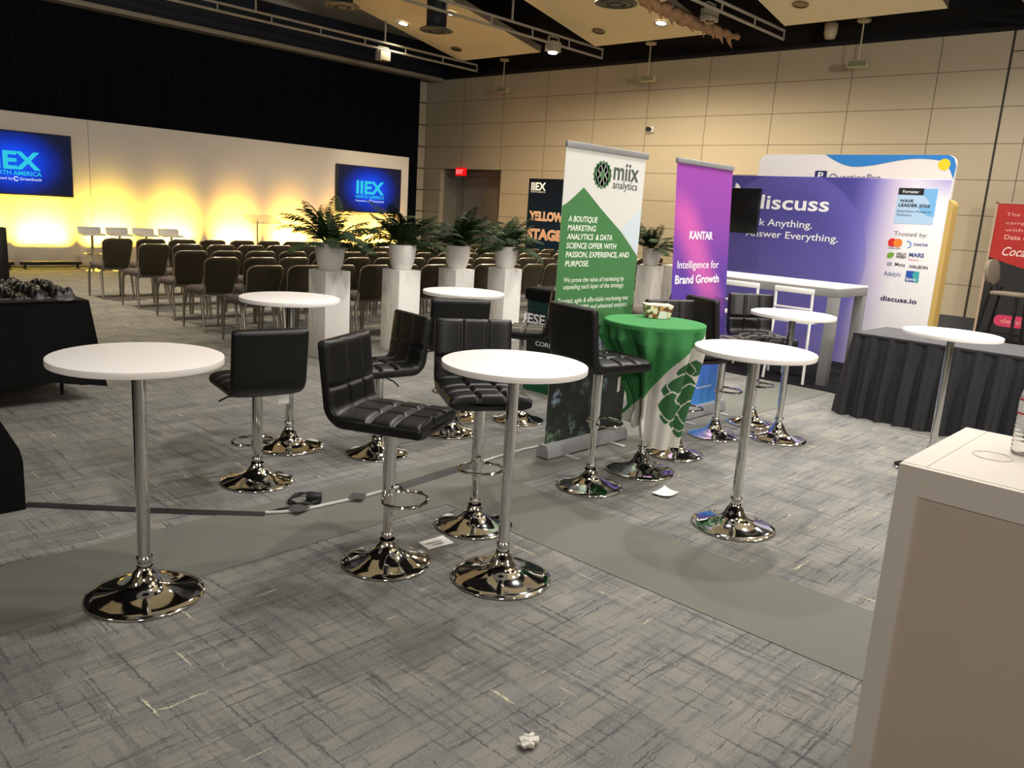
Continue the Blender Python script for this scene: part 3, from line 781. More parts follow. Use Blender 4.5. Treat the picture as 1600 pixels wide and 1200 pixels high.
for i, (x, y) in enumerate(PX):
    w_ = (['leftmost white marble pedestal in front of the chairs', 'second white marble pedestal from the left', 'third white marble pedestal from the left', 'fourth white marble pedestal from the left, beside the black counter', 'white marble pedestal seen between the two tall banners', 'sliver of white marble pedestal at the edge of the purple banner'])[i]
    pedestal(x, y, w_)
    if i < 5:
        palm(x, y, [.3, 2.1, 4.0, 5.2, 1.2][i], i % 2, [1.1, 1.12, 1.05, 1.0, 1.0][i], ['palm in white pot on the leftmost pedestal', 'palm in white pot on the second pedestal from the left', 'palm in white pot on the third pedestal from the left', 'palm in white pot on the fourth pedestal from the left', 'palm in white pot seen between the two tall banners'][i])

# ------------------------------------------------------------------ bar tables
def bar_table(x, y, label, h=.988, r=.312, rz=0.0):
    t = thing('bar_table', label, 'table', (x, y, 0), rz, 'round white bar tables')
    b = MB(); b.lathe([(.001, .001), (.222, .001), (.226, .004), (.226, .008), (.222, .012), (.19, .018), (.15, .026), (.11, .038), (.08, .052), (.062, .07), (.052, .09), (.044, .108), (.034, .118), (.030, .13)], 56, cap=False); b.build('base', CHROME, t, smooth=60)
    b = MB(); b.lathe([(.0255, .12), (.0255, h-.03)], 24, cap=False); b.lathe([(.030, .15), (.033, .155), (.033, .167), (.030, .172)], 24); b.build('pole', CHROME, t)
    b = MB(); b.lathe([(.11, h-.042), (.115, h-.036), (.115, h-.028)], 28); b.build('mounting_plate', BLACKM, t)
    b = MB(); b.lathe([(.001, h-.028), (r-.006, h-.028), (r-.001, h-.026), (r, h-.022), (r, h-.006), (r-.001, h-.002), (r-.006, h), (.001, h)], 72, cap=False); b.build('tabletop', WHITETOP, t, smooth=50)
    return t
bar_table(1.265, 3.095, 'white bar table nearest the left edge, standing by itself')
bar_table(2.51, 2.291, 'white bar table front centre, between the two nearest stools')
bar_table(3.963, 1.921, 'white bar table right of centre on the aisle edge')
bar_table(6.113, 1.55, 'white bar table furthest right, before the black skirted table')
bar_table(2.822, 4.546, 'white bar table at left, behind the stool with its back to us')
bar_table(4.30, 4.50, 'far white bar table in front of the marble pedestals')
bar_table(5.967, 2.624, 'white bar table before the violet booth, right of the purple banner')
tb = bar_table(4.365, 2.811, 'bar table hidden under the green and white cloth', .984)

# ------------------------------------------------------------------ bar stools
def superring(u, v, n, e=2.6):
    pts = []
    for k in range(n):
        a = 2*PI*k/n; c, s_ = math.cos(a), math.sin(a)
        pts.append((u*abs(c)**(2/e)*(1 if c >= 0 else -1), v*abs(s_)**(2/e)*(1 if s_ >= 0 else -1)))
    return pts
def stool_shell():
    """seat and backrest meshes; local frame: +X forward, z = 0 at the seat underside"""
    W2 = .205
    # centre line of the padding in (x, z), from front edge back, round the bend, up
    path = []
    zc = .04
    NS = 60
    for k in range(NS): path.append((.205-.335*k/(NS-1), zc))
    rb = .075; cxx, czz_ = -.13, zc+rb
    for k in range(1, 9):
        a = -PI/2-(PI/2+R_(-7))*k/8; path.append((cxx+rb*math.cos(a), czz_+rb*math.sin(a)))
    xl, zl = path[-1]; dx, dz = -math.sin(R_(7)), math.cos(R_(7)); H = .255
    for k in range(1, 42): path.append((xl+dx*H*k/41, zl+dz*H*k/41))
    L = [0]
    for a, b_ in zip(path[:-1], path[1:]): L.append(L[-1]+math.hypot(b_[0]-a[0], b_[1]-a[1]))
    def mesh(i0, i1, frontcap, topcap, gl):
        b = MB(); n = 128; rings = []
        for i in range(i0, i1+1):
            p = Vector((path[i][0], 0, path[i][1])); a = path[max(0, i-1)]; c = path[min(len(path)-1, i+1)]
            t = Vector((c[0]-a[0], 0, c[1]-a[1])).normalized()
            nn = Vector((t.z, 0, -t.x))      # inner side normal (up over seat, forward on back)
            th = .038 if i < NS+2 else .034
            rings.append((p, t, nn, th, L[i]))
        st = []
        ends = []
        if frontcap:
            p, t, nn, th, l = rings[0]
            for q in (1.0, .8, .5, .2):
                f = math.cos(q*PI/2); ends.append((p-t*(.026*math.sin(q*PI/2)), t, nn, th*(f**.5 if f > 0 else 0)+.0005, l-.026*math.sin(q*PI/2), 1-.035*(1-f)))
            st += ends
        for (p, t, nn, th, l) in rings: st.append((p, t, nn, th, l, 1.0))
        if topcap:
            p, t, nn, th, l = rings[-1]
            for q in (.2, .5, .8, 1.0):
                f = math.cos(q*PI/2); st.append((p+t*(.026*math.sin(q*PI/2)), t, nn, th*(f**.5 if f > 0 else 0)+.0005, l+.026*math.sin(q*PI/2), 1-.035*(1-f)))
        raw = superring(1, 1, 720, 4.2); cum = [0]
        for q0, q1 in zip(raw, raw[1:]+raw[:1]): cum.append(cum[-1]+math.hypot((q1[0]-q0[0])*W2, (q1[1]-q0[1])*.04))
        sr = []; kk = 0
        for q in range(n):
            tgt = cum[-1]*q/n
            while cum[kk+1] < tgt: kk += 1
            f_ = (tgt-cum[kk])/max(1e-9, cum[kk+1]-cum[kk]); a_, b_ = raw[kk], raw[(kk+1) % 720]
            sr.append((a_[0]+(b_[0]-a_[0])*f_, a_[1]+(b_[1]-a_[1])*f_))
        vs = []
        for (p, t, nn, th, l, wk) in st:
            for (c, s_) in sr:
                w = c*W2*wk; h = s_*th
                if s_ > .55:
                    g = 0
                    for gw in (-.068, .068): g = max(g, math.exp(-((w-gw)/.009)**2))
                    for gs in gl: g = max(g, math.exp(-((l-gs)/.011)**2))
                    h += .008*(1-abs(c)**4)-(.017 if frontcap else .012)*g
                vs.append(tuple(p+Vector((0, w, 0))+nn*h))
        fs = []
        m = len(st)
        for i in range(m-1):
            for k in range(n): fs.append((i*n+k, i*n+(k+1) % n, (i+1)*n+(k+1) % n, (i+1)*n+k))
        fs.append(tuple(reversed(range(n)))); fs.append(tuple((m-1)*n+k for k in range(n)))
        b.add(vs, fs); return b
    split = NS+3
    seat = mesh(0, split, True, False, (.10, .215))
    back = mesh(split, len(path)-1, False, True, (L[split]+.135,))
    return seat, back
_s, _b = stool_shell()
SEATO = _s.build('seat', LEATHER, smooth=60); BACKO = _b.build('backrest', LEATHER, smooth=60)
SEATM, BACKM = SEATO.data, BACKO.data
bpy.data.objects.remove(SEATO); bpy.data.objects.remove(BACKO)
TRUMPET = [(.001, .001), (.200, .001), (.2045, .004), (.2045, .008), (.200, .012), (.165, .02), (.125, .031), (.095, .044), (.068, .062), (.05, .082), (.040, .1), (.035, .115)]
def stool(x, y, deg, zu, label, tagged=None, foot=0.0):
    t = thing('bar_stool', label, 'bar stool', (x, y, 0), R_(deg), 'black quilted bar stools')
    b = MB(); b.lathe(TRUMPET, 52, cap=False); b.build('base', CHROME, t, smooth=60)
    zs = max(.19, zu-.36)
    b = MB(); b.lathe([(.022, .1), (.022, zs+.02)], 20, cap=False); b.lathe([(.027, .125), (.030, .13), (.030, .142), (.027, .147)], 20); b.build('column', CHROME, t)
    b = MB(); b.lathe([(.024, zs), (.030, zs+.002), (.030, zu-.012)], 22); b.build('sleeve', CHROME, t)
    zf = zs+.03
    lo = [(.02, -.03, zf)]
    lo = [(.082+.098*math.cos(a)*1.0, .115*math.sin(a), zf) for a in [R_(-160+320*k/26) for k in range(27)]]
    b = MB(); b.tube([(.0, -.028, zf)]+lo+[(.0, .028, zf)], .0085, 8); b.lathe([(.034, zf-.02), (.034, zf+.02)], 20); b.build('footrest', CHROME, t)
    b = MB(); b.box((-.085, -.085, zu-.014), (.085, .085, zu+.004)); b.build('seat_plate', BLACKM, t)
    b = MB(); b.tube([(.0, .06, zu-.01), (-.01, .17, zu-.02), (-.015, .215, zu-.04)], .005, 6); b.build('lever', BLACKM, t)
    for nm, me in (('seat', SEATM), ('backrest', BACKM)):
        o = bpy.data.objects.new(nm, me); COL.objects.link(o); o.parent = t; o.location = (0, 0, zu)
    if tagged:
        tx, ty, tr = tagged
        b = MB(); b.box((-.03, -.0008, -.085), (.03, .0008, 0), Matrix.Translation((tx, ty, zu-.015)) @ Matrix.Rotation(tr, 4, 'Z')); b.build('paper_tag', PAPER, t, smooth=0)
    return t
stool(2.309, 4.053, 78, .535, 'low black stool at left with its back to us', (.05, -.17, 1.4))
stool(2.212, 2.738, -64, .648, 'nearest black stool, side on, left of the front centre table')
stool(3.197, 4.093, 172, .535, 'black stool behind the nearest stool, its quilted back turned left', (.0, -.16, .4))
stool(2.843, 2.813, -121, .665, 'black stool facing us just behind the front centre table')
stool(3.933, 4.209, 58, .62, 'black stool with its plain back to us under the far white table')
stool(4.635, 4.161, 128, .67, 'black stool turned left in front of the dark counter with white letters')
stool(3.83, 2.82, -12, .73, 'tall black stool before the white and green banner, facing right', (.02, -.16, .6))
stool(4.90, 2.885, -112, .685, 'black stool behind the green clothed table, its back edge showing')
stool(5.61, 2.974, -28, .69, 'black stool with its back to us before the purple banner')
stool(6.242, 2.99, -123, .675, 'black stool facing us before the violet booth')

# ------------------------------------------------------------------ green and white tablecloth
def tablecloth():
    t = thing('tablecloth', 'green and white cloth with a leaf emblem gathered round a bar table', 'tablecloth', (4.365, 2.811, 0))
    rt = Vector((math.sin(R_(32.8)), -math.cos(R_(32.8)), 0)); tow = Vector((-math.cos(R_(32.8)), -math.sin(R_(32.8)), 0))
    h = .9875; NU, NV = 480, 190
    def fold(a, t_):
        amp = .040*min(1, t_*5)*(1-.3*t_)
        return amp*(math.sin(a*9+.6)+.5*math.sin(a*14+2.1)+.3*math.sin(a*21+.4))
    def P(i, j):
        a = 2*PI*i/NU
        if j < 24:
            r = .318*j/23; return (r*math.cos(a), r*math.sin(a), h+.0015)
        t_ = (j-23)/(NV-24)
        # tight and gathered at the left, hanging straighter at the right front
        c_r = math.cos(a)*rt.x+math.sin(a)*rt.y; c_t = math.cos(a)*tow.x+math.sin(a)*tow.y
        k = min(1, max(0, (c_r*.9+c_t*.42+.12)/.95)); k = k*k*(3-2*k)
        def pw(tab):
            q = t_*(len(tab)-1); n0 = min(int(q), len(tab)-2); return tab[n0]+(tab[n0+1]-tab[n0])*(q-n0)
        rl = pw((.320, .302, .225, .172, .130, .085, .07, .085)); rg = pw((.320, .318, .300, .282, .262, .245, .228, .215))
        drop = .66+.11*k
        z = h-drop*t_-.010*math.sin(min(1, t_*8)*PI/2)
        r = rl+(rg-rl)*k+fold(a, t_)*(1-.25*k)
        if z > h-.03: r = max(r, .320)
        if t_ > .82 and k < .6: r += .022*math.sin((t_-.82)/.18*PI)*(1+.7*math.sin(a*9)); z += .02*math.sin(a*6)*(t_-.82)/.18
        if j == 23: r = .318; z = h
        return (r*math.cos(a), r*math.sin(a), z)
    b = MB(); vs = [P(i, j) for i in range(NU) for j in range(NV)]
    petals = []
    def pet(cx, cz_, L_, W_, ang): petals.append((cx, cz_, L_, W_, ang))
    fs = []; mi = []
    E = [(.165, .585, .17, .17), (.245, .66, .08, .09), (.10, .63, .055, .07), (.085, .51, .10, .13), (.21, .515, .12, .15), (.185, .39, .11, .10), (.08, .385, .05, .06), (.225, .725, .075, .06), (.20, .315, .04, .045)]
    # leaf rows of the emblem: centre (w, z), half sizes; painted lowest first
    E = [(a_, b_, c_*1.28, d_*1.28) for a_, b_, c_, d_ in [(.275, .735, .055, .045), (.215, .72, .05, .045), (.215, .315, .035, .035), (.125, .43, .035, .04), (.125, .60, .04, .05), (.20, .635, .075, .062), (.215, .385, .06, .055), (.15, .50, .072, .08), (.255, .545, .07, .075), (.265, .44, .06, .07)]]
    def emblem(w, z):
        """0 none, 1 green, 2 white outline"""
        res = 0
        for (cx, cz_, hx, hz) in E:
            dx = (w-cx)/hx; dz = (z-cz_)/hz
            q = math.hypot(dx*(1+.0*dz), dz)*(1+.18*abs(math.sin(2*math.atan2(dz, dx))))
            if q < 1: res = 1 if q < .90 else 2
        return res
    for i in range(NU):
        for j in range(NV-1):
            i2 = (i+1) % NU
            q = (i*NV+j, i2*NV+j, i2*NV+j+1, i*NV+j+1)
            c = sum((Vector(vs[k]) for k in q), Vector())/4
            w = c.x*rt.x+c.y*rt.y; f = c.x*tow.x+c.y*tow.y
            m = 0
            if j > 25:
                line = .945-(.30-w)*1.24+.02*math.sin(w*16)
                if (f > -.05 and c.z < line) or c.z < .36: m = 1
                if m == 1 and f > -.02:
                    e = emblem(w, c.z)
                    if e == 1: m = 2
            fs.append(q); mi.append(m)
    b.v = vs; b.f = fs; b.mi = mi
    o = b.build('cloth', [mat_blobcloth('green_cloth', (60, 128, 72)), mat_blobcloth('white_cloth', (206, 202, 194)), mat('emblem_green', (30, 86, 44), .7)], t, smooth=180)
    return t
tablecloth()
t = thing('snack_box', 'small patterned snack box on the green cloth', 'box', (4.54, 2.915, .9895), R_(-42))
b = MB(); b.add([(-.075, -.05, 0), (.075, -.05, 0), (.075, .05, 0), (-.075, .05, 0), (-.09, -.065, .085), (.09, -.065, .085), (.09, .065, .085), (-.09, .065, .085)], [(0, 3, 2, 1), (4, 5, 6, 7), (0, 1, 5, 4), (1, 2, 6, 5), (2, 3, 7, 6), (3, 0, 4, 7)]); b.build('carton', FRUIT, t, bevel=.003)
b = MB(); b.box((-.09, -.066, .083), (.09, .066, .088)); b.build('lid', mat('box_lid_cream', (226, 206, 168), .5), t, bevel=.002)
b = MB(); b.poly([(-.01, -.0585, .001), (.05, -.0585, .001), (.045, -.066, .05), (.0, -.066, .05)]); b.build('box_label', PAPER, t, smooth=0)

# ------------------------------------------------------------------ roll-up banner: white and green
t = thing('roll_up_banner', 'tall white and green roll-up banner with a succulent photo at its foot', 'banner', (4.45, 3.36, 0), 0, 'roll-up banners', True)
bx0, bx1 = 4.024, 4.898
b = MB(); b.box((bx0, 3.36, .08), (bx1, 3.3615, 2.03)); sh = b.build('banner_sheet', mat('banner_white', (206, 204, 200), .55), t, smooth=0)
b = MB(); b.box((bx0-.0, 3.348, 2.022), (bx1+.02, 3.374, 2.062)); b.build('top_rail', SILVER, t, bevel=.006)
b = MB(); b.box((bx0, 3.372, .05), (bx0+.02, 3.38, .06)); b.cyl((4.45, 3.378, .08), (4.45, 3.378, 2.03), .009, 8); b.build('support_pole', BLACKM, t)
b = MB(); b.prism([(-.055, 0), (.055, 0), (.05, .05), (.03, .085), (-.03, .085), (-.05, .05)], bx0-.015, bx1+.015, Matrix.Translation((0, 3.36, .012)) @ Matrix(((0, 0, 1, 0), (1, 0, 0, 0), (0, 1, 0, 0), (0, 0, 0, 1)))); b.build('base_cassette', SILVER, t)
for x in (4.2, 4.72):
    b = MB(); b.box((x-.022, 3.19, 0.0005), (x+.022, 3.53, .012)); b.build('foot', SILVER, t, bevel=.003)
o = (0, 3.36, 0); U = (1, 0, 0); V = (0, 0, 1)
GREEN = mat('banner_green', (62, 116, 66), .55); DGREEN = mat('logo_green', (44, 100, 56), .55); DGREY = mat('logo_grey', (66, 78, 70), .6)
flat('green_field', [[(bx0, .885), (bx1, .872), (bx1, 1.352), (4.668, 1.523), (4.43, 1.662), (4.228, 1.790), (4.15, 1.735), (4.08, 1.69), (bx0, 1.662)]], GREEN, sh, o, U, V, .0012)
flat('pale_blue_field', [[(bx1, 1.36), (bx1, 1.69), (4.674, 1.525)]], mat('banner_pale_blue', (192, 204, 212), .55), sh, o, U, V, .0012)
flat('photo_print', [[(bx0, .1), (bx1, .1), (bx1, .872), (bx0, .885)]], SUCC, sh, o, U, V, .0012)
letters('logo_lettering', [('miix', 4.535, 1.862, .29, .118, .022), ('analytics', 4.535, 1.804, .285, .052, .004)], DGREY, sh, o, U, V, .002)
petals = []; rnd = random.Random(1)
ccx, ccz = 4.414, 1.882
sc_ = [[], []]
for ring, (n_, rr, L_, W_) in enumerate(((16, .062, .04, .036), (12, .045, .04, .036), (9, .026, .04, .034))):
    for k in range(n_):
        a = 2*PI*k/n_+ring*.3
        petals.append(leafshape(ccx+rr*.95*math.cos(a)*1.05, ccz+rr*.75*math.sin(a)*1.15, L_, W_, a))
    pass
flat('logo_emblem', petals+[circ(ccx, ccz, .062, .072)], DGREEN, sh, o, U, V, .0018)
PALE = mat('logo_pale', (196, 206, 190), .6); ribs = []
def outline(poly, wd):
    out = []
    for (x0, y0), (x1, y1) in zip(poly, poly[1:]+poly[:1]):
        dx, dy = x1-x0, y1-y0; L_ = math.hypot(dx, dy) or 1; nx, ny = -dy/L_*wd, dx/L_*wd
        out.append([(x0-nx, y0-ny), (x1-nx, y1-ny), (x1+nx, y1+ny), (x0+nx, y0+ny)])
    return out
for (dx, dz) in ((0, 0), (-.028, .03), (.028, .03), (-.028, -.03), (.028, -.03), (0, .052), (0, -.052), (-.052, 0), (.052, 0)):
    ribs += outline(circ(ccx+dx, ccz+dz, .019, .026, 14), .0016)
flat('logo_outlines', ribs, PALE, sh, o, U, V, .0024)
BT = mat('banner_white_text', (236, 238, 228), .6)
letters('heading_lettering', [('A BOUTIQUE', 4.095, 1.571, .305, .036), ('MARKETING', 4.095, 1.514, .295, .036), ('ANALYTICS  & DATA', 4.095, 1.458, .485, .036), ('SCIENCE OFFER WITH', 4.095, 1.400, .54, .036), ('PASSION, EXPERIENCE, AND', 4.095, 1.343, .70, .036), ('PURPOSE.', 4.095, 1.284, .25, .036)], BT, sh, o, U, V, .002, bold=.02, shear=.12)
letters('body_lettering', [('We prove the value of marketing by', 4.095, 1.181, .665, .032), ('unpeeling each layer of the strategy.', 4.095, 1.136, .67, .032), ('Trusted, agile & affordable marketing mix', 4.05, 1.045, .782, .032), ('modelling (MMM) and advanced analytics.', 4.05, .998, .782, .032)], BT, sh, o, U, V, .002, shear=.1)

# roll-up banner: purple gradient, leaning back a little
LEANK = .14/2.08
def kl(z): return 3.39+LEANK*z
t = thing('roll_up_banner', 'tall purple and magenta roll-up banner fading to blue at its foot', 'banner', (6.0, 3.39, 0), 0, 'roll-up banners', True)
kx0, kx1 = 5.565, 6.44
Vk = Vector((0, LEANK, 1)); ok = (0, 3.39, 0)
b = MB(); b.add([(kx0, kl(.08), .08), (kx1, kl(.08), .08), (kx1, kl(2.06), 2.06), (kx0, kl(2.06), 2.06)], [(0, 1, 2, 3)]); sh = b.build('banner_sheet', KANT, t, smooth=0)
b = MB(); b.box((kx0-.005, -.014, 0), (kx1+.005, .014, .04), Matrix.Translation((0, kl(2.06), 2.055))); b.build('top_rail', SILVER, t, bevel=.006)
b = MB(); b.prism([(-.055, 0), (.055, 0), (.05, .05), (.03, .085), (-.03, .085), (-.05, .05)], kx0-.015, kx1+.015, Matrix.Translation((0, 3.395, .012)) @ Matrix(((0, 0, 1, 0), (1, 0, 0, 0), (0, 1, 0, 0), (0, 0, 0, 1)))); b.build('base_cassette', SILVER, t)
b = MB(); b.cyl((6.0, 3.44, .09), (6.0, kl(2.03)+.012, 2.03), .009, 8); b.build('support_pole', BLACKM, t)
for x in (5.75, 6.3):
    b = MB(); b.box((x-.022, 3.22, 0.0005), (x+.022, 3.57, .012)); b.build('foot', SILVER, t, bevel=.003)
letters('name_lettering', [('KANTAR', 5.795, 1.482, .365, .062, .035)], WHITE, sh, ok, U, Vk, .002)
letters('slogan_lettering', [('Intelligence for', 5.635, 1.248, .65, .062, .0), ('Brand Growth', 5.61, 1.128, .69, .066, .032)], WHITE, sh, ok, U, Vk, .002)
letters('address_lettering', [('www.kantar.com', 6.02, .235, .25, .022, .0)], WHITE, sh, ok, U, Vk, .002)

# yellow stage sign near the panelled wall
t = thing('stage_sign', 'tall dark navy sign with orange outlined letters behind the chairs', 'sign', (14.5, 12.6, 0), 0, None, True)
b = MB(); b.box((14.5, 11.95, .03), (14.53, 13.16, 2.36)); sh = b.build('sign_panel', YSTAGE, t, smooth=0)
b = MB(); b.box((14.42, 11.95, 0), (14.62, 13.16, .05)); b.build('base', BLACKM, t, bevel=.01)
o = (14.5, 0, 0); Uy = (0, -1, 0)
letters('logo_lettering', [('IIEX', -13.08, 2.10, .45, .17, .05), ('NORTH AMERICA', -13.08, 2.045, .45, .03, .01)], WHITE, sh, o, Uy, V, .003)
ORG = mat('sign_orange', (222, 160, 116), .6); PK = mat('sign_pale_orange', (240, 206, 180), .6)
its = [('YELLOW', -13.09, 1.42, 1.05, .19), ('STAGE', -13.12, .99, 1.08, .22)]
letters('title_outline', [(*i, .09) for i in its], PK, sh, o, Uy, V, .003)
letters('title_lettering', [(i[0], i[1]+.012, i[2], i[3]-.024, i[4], .015) for i in its], ORG, sh, o, Uy, V, .005)

# black printed counter with white letters, behind the far bar table
t = thing('printed_counter', 'black and teal printed counter with white letters behind the white and green banner', 'counter', (5.8, 4.6, 0), 0, None, True)
b = MB(); b.box((5.52, 4.22, .0), (6.05, 4.93, .83)); sh = b.build('body', RESEARCH, t, bevel=.01)
b = MB(); b.box((5.49, 4.19, .83), (6.08, 4.955, .947)); b.build('top_cover', CLOTHBLK, t, bevel=.03, seg=4)
letters('lettering', [('ESEARCH', -4.915, .625, .60, .085, .05)], WHITE, sh, (5.52, 0, 0), (0, -1, 0), V, .004)
letters('side_lettering', [('R', -5.54, .625, .07, .085, .05)], WHITE, sh, (0, 4.93, 0), (-1, 0, 0), V, .004)
letters('small_lettering', [('CORNER', -4.80, .43, .3, .04, .02)], WHITE, sh, (5.52, 0, 0), (0, -1, 0), V, .004)

# ------------------------------------------------------------------ violet booth: carpet, back wall, screen, high table, white stools
b = MB(); b.box((8.2, 2.75, .0035), (10.19, 6.0, .012)); tag(b.build('booth_carpet', mat('black_carpet', (24, 24, 26), .95, spec=.1, bump=.3, bscale=200), smooth=0), 'black carpet laid under the violet booth', 'carpet')
t = thing('booth_wall', 'wide violet fabric booth wall fading to white with rows of logos', 'booth wall', (10.2, 4.4, 0), 0, None, True)
b = MB(); b.box((10.2, 2.87, .001), (10.235, 5.92, 2.26)); sh = b.build('fabric_wall', DISC, t, bevel=.008)
b = MB(); b.box((10.236, 2.9, .012), (10.33, 2.95, 2.2)); b.box((10.236, 5.85, .012), (10.33, 5.9, 2.2)); b.box((10.2, 2.9, .012), (10.7, 2.95, .03)); b.build('frame', STEEL, t)
o = (10.2, 0, 0)
NAVYT = mat('print_navy', (44, 40, 90), .6); GREYT = mat('print_grey', (110, 104, 112), .6); BLK = mat('print_black', (28, 28, 36), .6)
letters('title_lettering', [('discuss', -5.243, 1.845, 1.028, .175, .03)], WHITE, sh, o, Uy, V, .003)
letters('slogan_lettering', [('Ask Anything.', -5.29, 1.628, .895, .088, .012), ('Answer Everything.', -5.29, 1.48, 1.245, .088, .012)], WHITE, sh, o, Uy, V, .003)
flat('title_mark', [[(-5.53, 2.06), (-5.44, 2.06), (-5.45, 2.11), (-5.48, 2.145), (-5.52, 2.16)]], WHITE, sh, o, Uy, V, .003)
aw = flat('award_panel', [[(-3.42, 1.75), (-2.99, 1.75), (-2.99, 2.158), (-3.42, 2.158)]], mat('award_pale_blue', (176, 206, 234), .6), sh, o, Uy, V, .002)
flat('award_swirl', [[(-3.14, 2.08), (-3.14, 2.15), (-2.992, 2.155), (-2.992, 1.84), (-3.06, 1.85), (-3.14, 1.9), (-3.19, 1.95), (-3.13, 1.94), (-3.07, 1.95), (-3.06, 2.0), (-3.1, 2.05)]], mat('award_blue', (120, 182, 232), .6), aw, o, Uy, V, .003)
flat('award_header', [[(-3.418, 2.08), (-3.14, 2.08), (-3.14, 2.156), (-3.418, 2.156)]], BLK, aw, o, Uy, V, .004)
letters('award_header_lettering', [('Forrester', -3.37, 2.1, .18, .032, .02)], WHITE, aw, o, Uy, V, .006)
letters('award_title_lettering', [('WAVE', -3.39, 1.996, .15, .032, .04), ('LEADER 2026', -3.395, 1.946, .345, .032, .04)], BLK, aw, o, Uy, V, .005)
letters('award_body_lettering', [('Experience Research', -3.4, 1.883, .37, .026, .0), ('Platforms', -3.4, 1.838, .165, .026, .0)], mat('print_slate', (70, 90, 120), .6), aw, o, Uy, V, .005)
letters('trusted_lettering', [('Trusted by:', -3.395, 1.61, .37, .05, .0)], GREYT, sh, o, Uy, V, .003)
flat('red_disc', [circ(-3.40, 1.525, .05)], mat('print_red', (206, 40, 30), .6), sh, o, Uy, V, .003)
flat('orange_disc', [circ(-3.335, 1.525, .05)], mat('print_orange', (232, 130, 40), .6), sh, o, Uy, V, .0035)
letters('logo_names_dark', [('mastercard', -3.44, 1.455, .14, .015, .02), ('HELLO', -3.33, 1.388, .11, .028, .05), ('FRESH', -3.33, 1.352, .11, .028, .05), ('HALEON', -3.165, 1.25, .20, .034, .04), ('Meta', -3.33, 1.258, .115, .042, .01)], mat('print_charcoal', (56, 58, 74), .6), sh, o, Uy, V, .003)
letters('logo_names_blue', [('DANONE', -3.16, 1.508, .155, .03, .03), ('MARS', -3.19, 1.38, .165, .045, .05), ('Adelphi', -3.44, 1.135, .19, .055, -.005)], mat('print_blue', (62, 84, 150), .6), sh, o, Uy, V, .003)
letters('logo_names_red', [('Petcare', -3.19, 1.335, .11, .022, .01)], mat('print_pale_red', (214, 110, 100), .6), sh, o, Uy, V, .003)
flat('green_leaf', [leafshape(-3.44, 1.355, .1, .07, .5)], mat('print_leaf_green', (110, 160, 50), .6), sh, o, Uy, V, .003)
arc = []
for k in range(12):
    a0 = -1.4+3.4*k/12; a1 = -1.4+3.4*(k+1)/12
    arc.append([(-3.225+.045*math.cos(a0), 1.515+.045*math.sin(a0)), (-3.225+.045*math.cos(a1), 1.515+.045*math.sin(a1)), (-3.225+.03*math.cos(a1), 1.515+.03*math.sin(a1)), (-3.225+.03*math.cos(a0), 1.515+.03*math.sin(a0))])
flat('blue_swirl', arc, mat('print_sky', (120, 160, 214), .6), sh, o, Uy, V, .003)
flat('loop_mark', outline(circ(-3.405, 1.274, .013, .018, 12), .003)+outline(circ(-3.379, 1.274, .013, .018, 12), .003), mat('print_charcoal', (56, 58, 74), .6), sh, o, Uy, V, .003)
flat('blue_square', [[(-3.19, 1.09), (-3.05, 1.09), (-3.05, 1.215), (-3.19, 1.215)]], mat('print_royal', (40, 84, 170), .6), sh, o, Uy, V, .003)
flat('teal_square', [[(-3.09, 1.09), (-3.04, 1.09), (-3.045, 1.215), (-3.10, 1.215), (-3.12, 1.17), (-3.1, 1.13)]], mat('print_teal', (60, 170, 170), .6), sh, o, Uy, V, .004)
letters('square_lettering', [('Ipsos', -3.18, 1.105, .11, .035, .03)], WHITE, sh, o, Uy, V, .006)
letters('address_lettering', [('discuss.io', -3.435, .84, .415, .055, .04)], NAVYT, sh, o, Uy, V, .003)

t = thing('display_screen', 'black screen on a stand at the left of the violet booth wall', 'screen', (9.75, 5.35, .012), 0, None, True)
b = MB(); b.box((9.7, 4.90, 1.515), (9.75, 5.88, 2.075)); b.build('panel', mat('dark_screen', (12, 12, 14), .25), t, bevel=.005)
b = MB(); b.cyl((9.78, 5.4, .03), (9.78, 5.4, 1.8), .03, 12); b.build('stand_pole', BLACKM, t)
b = MB(); b.box((9.55, 5.1, .0125), (10.0, 5.7, .03)); b.build('stand_base', BLACKM, t, bevel=.004)

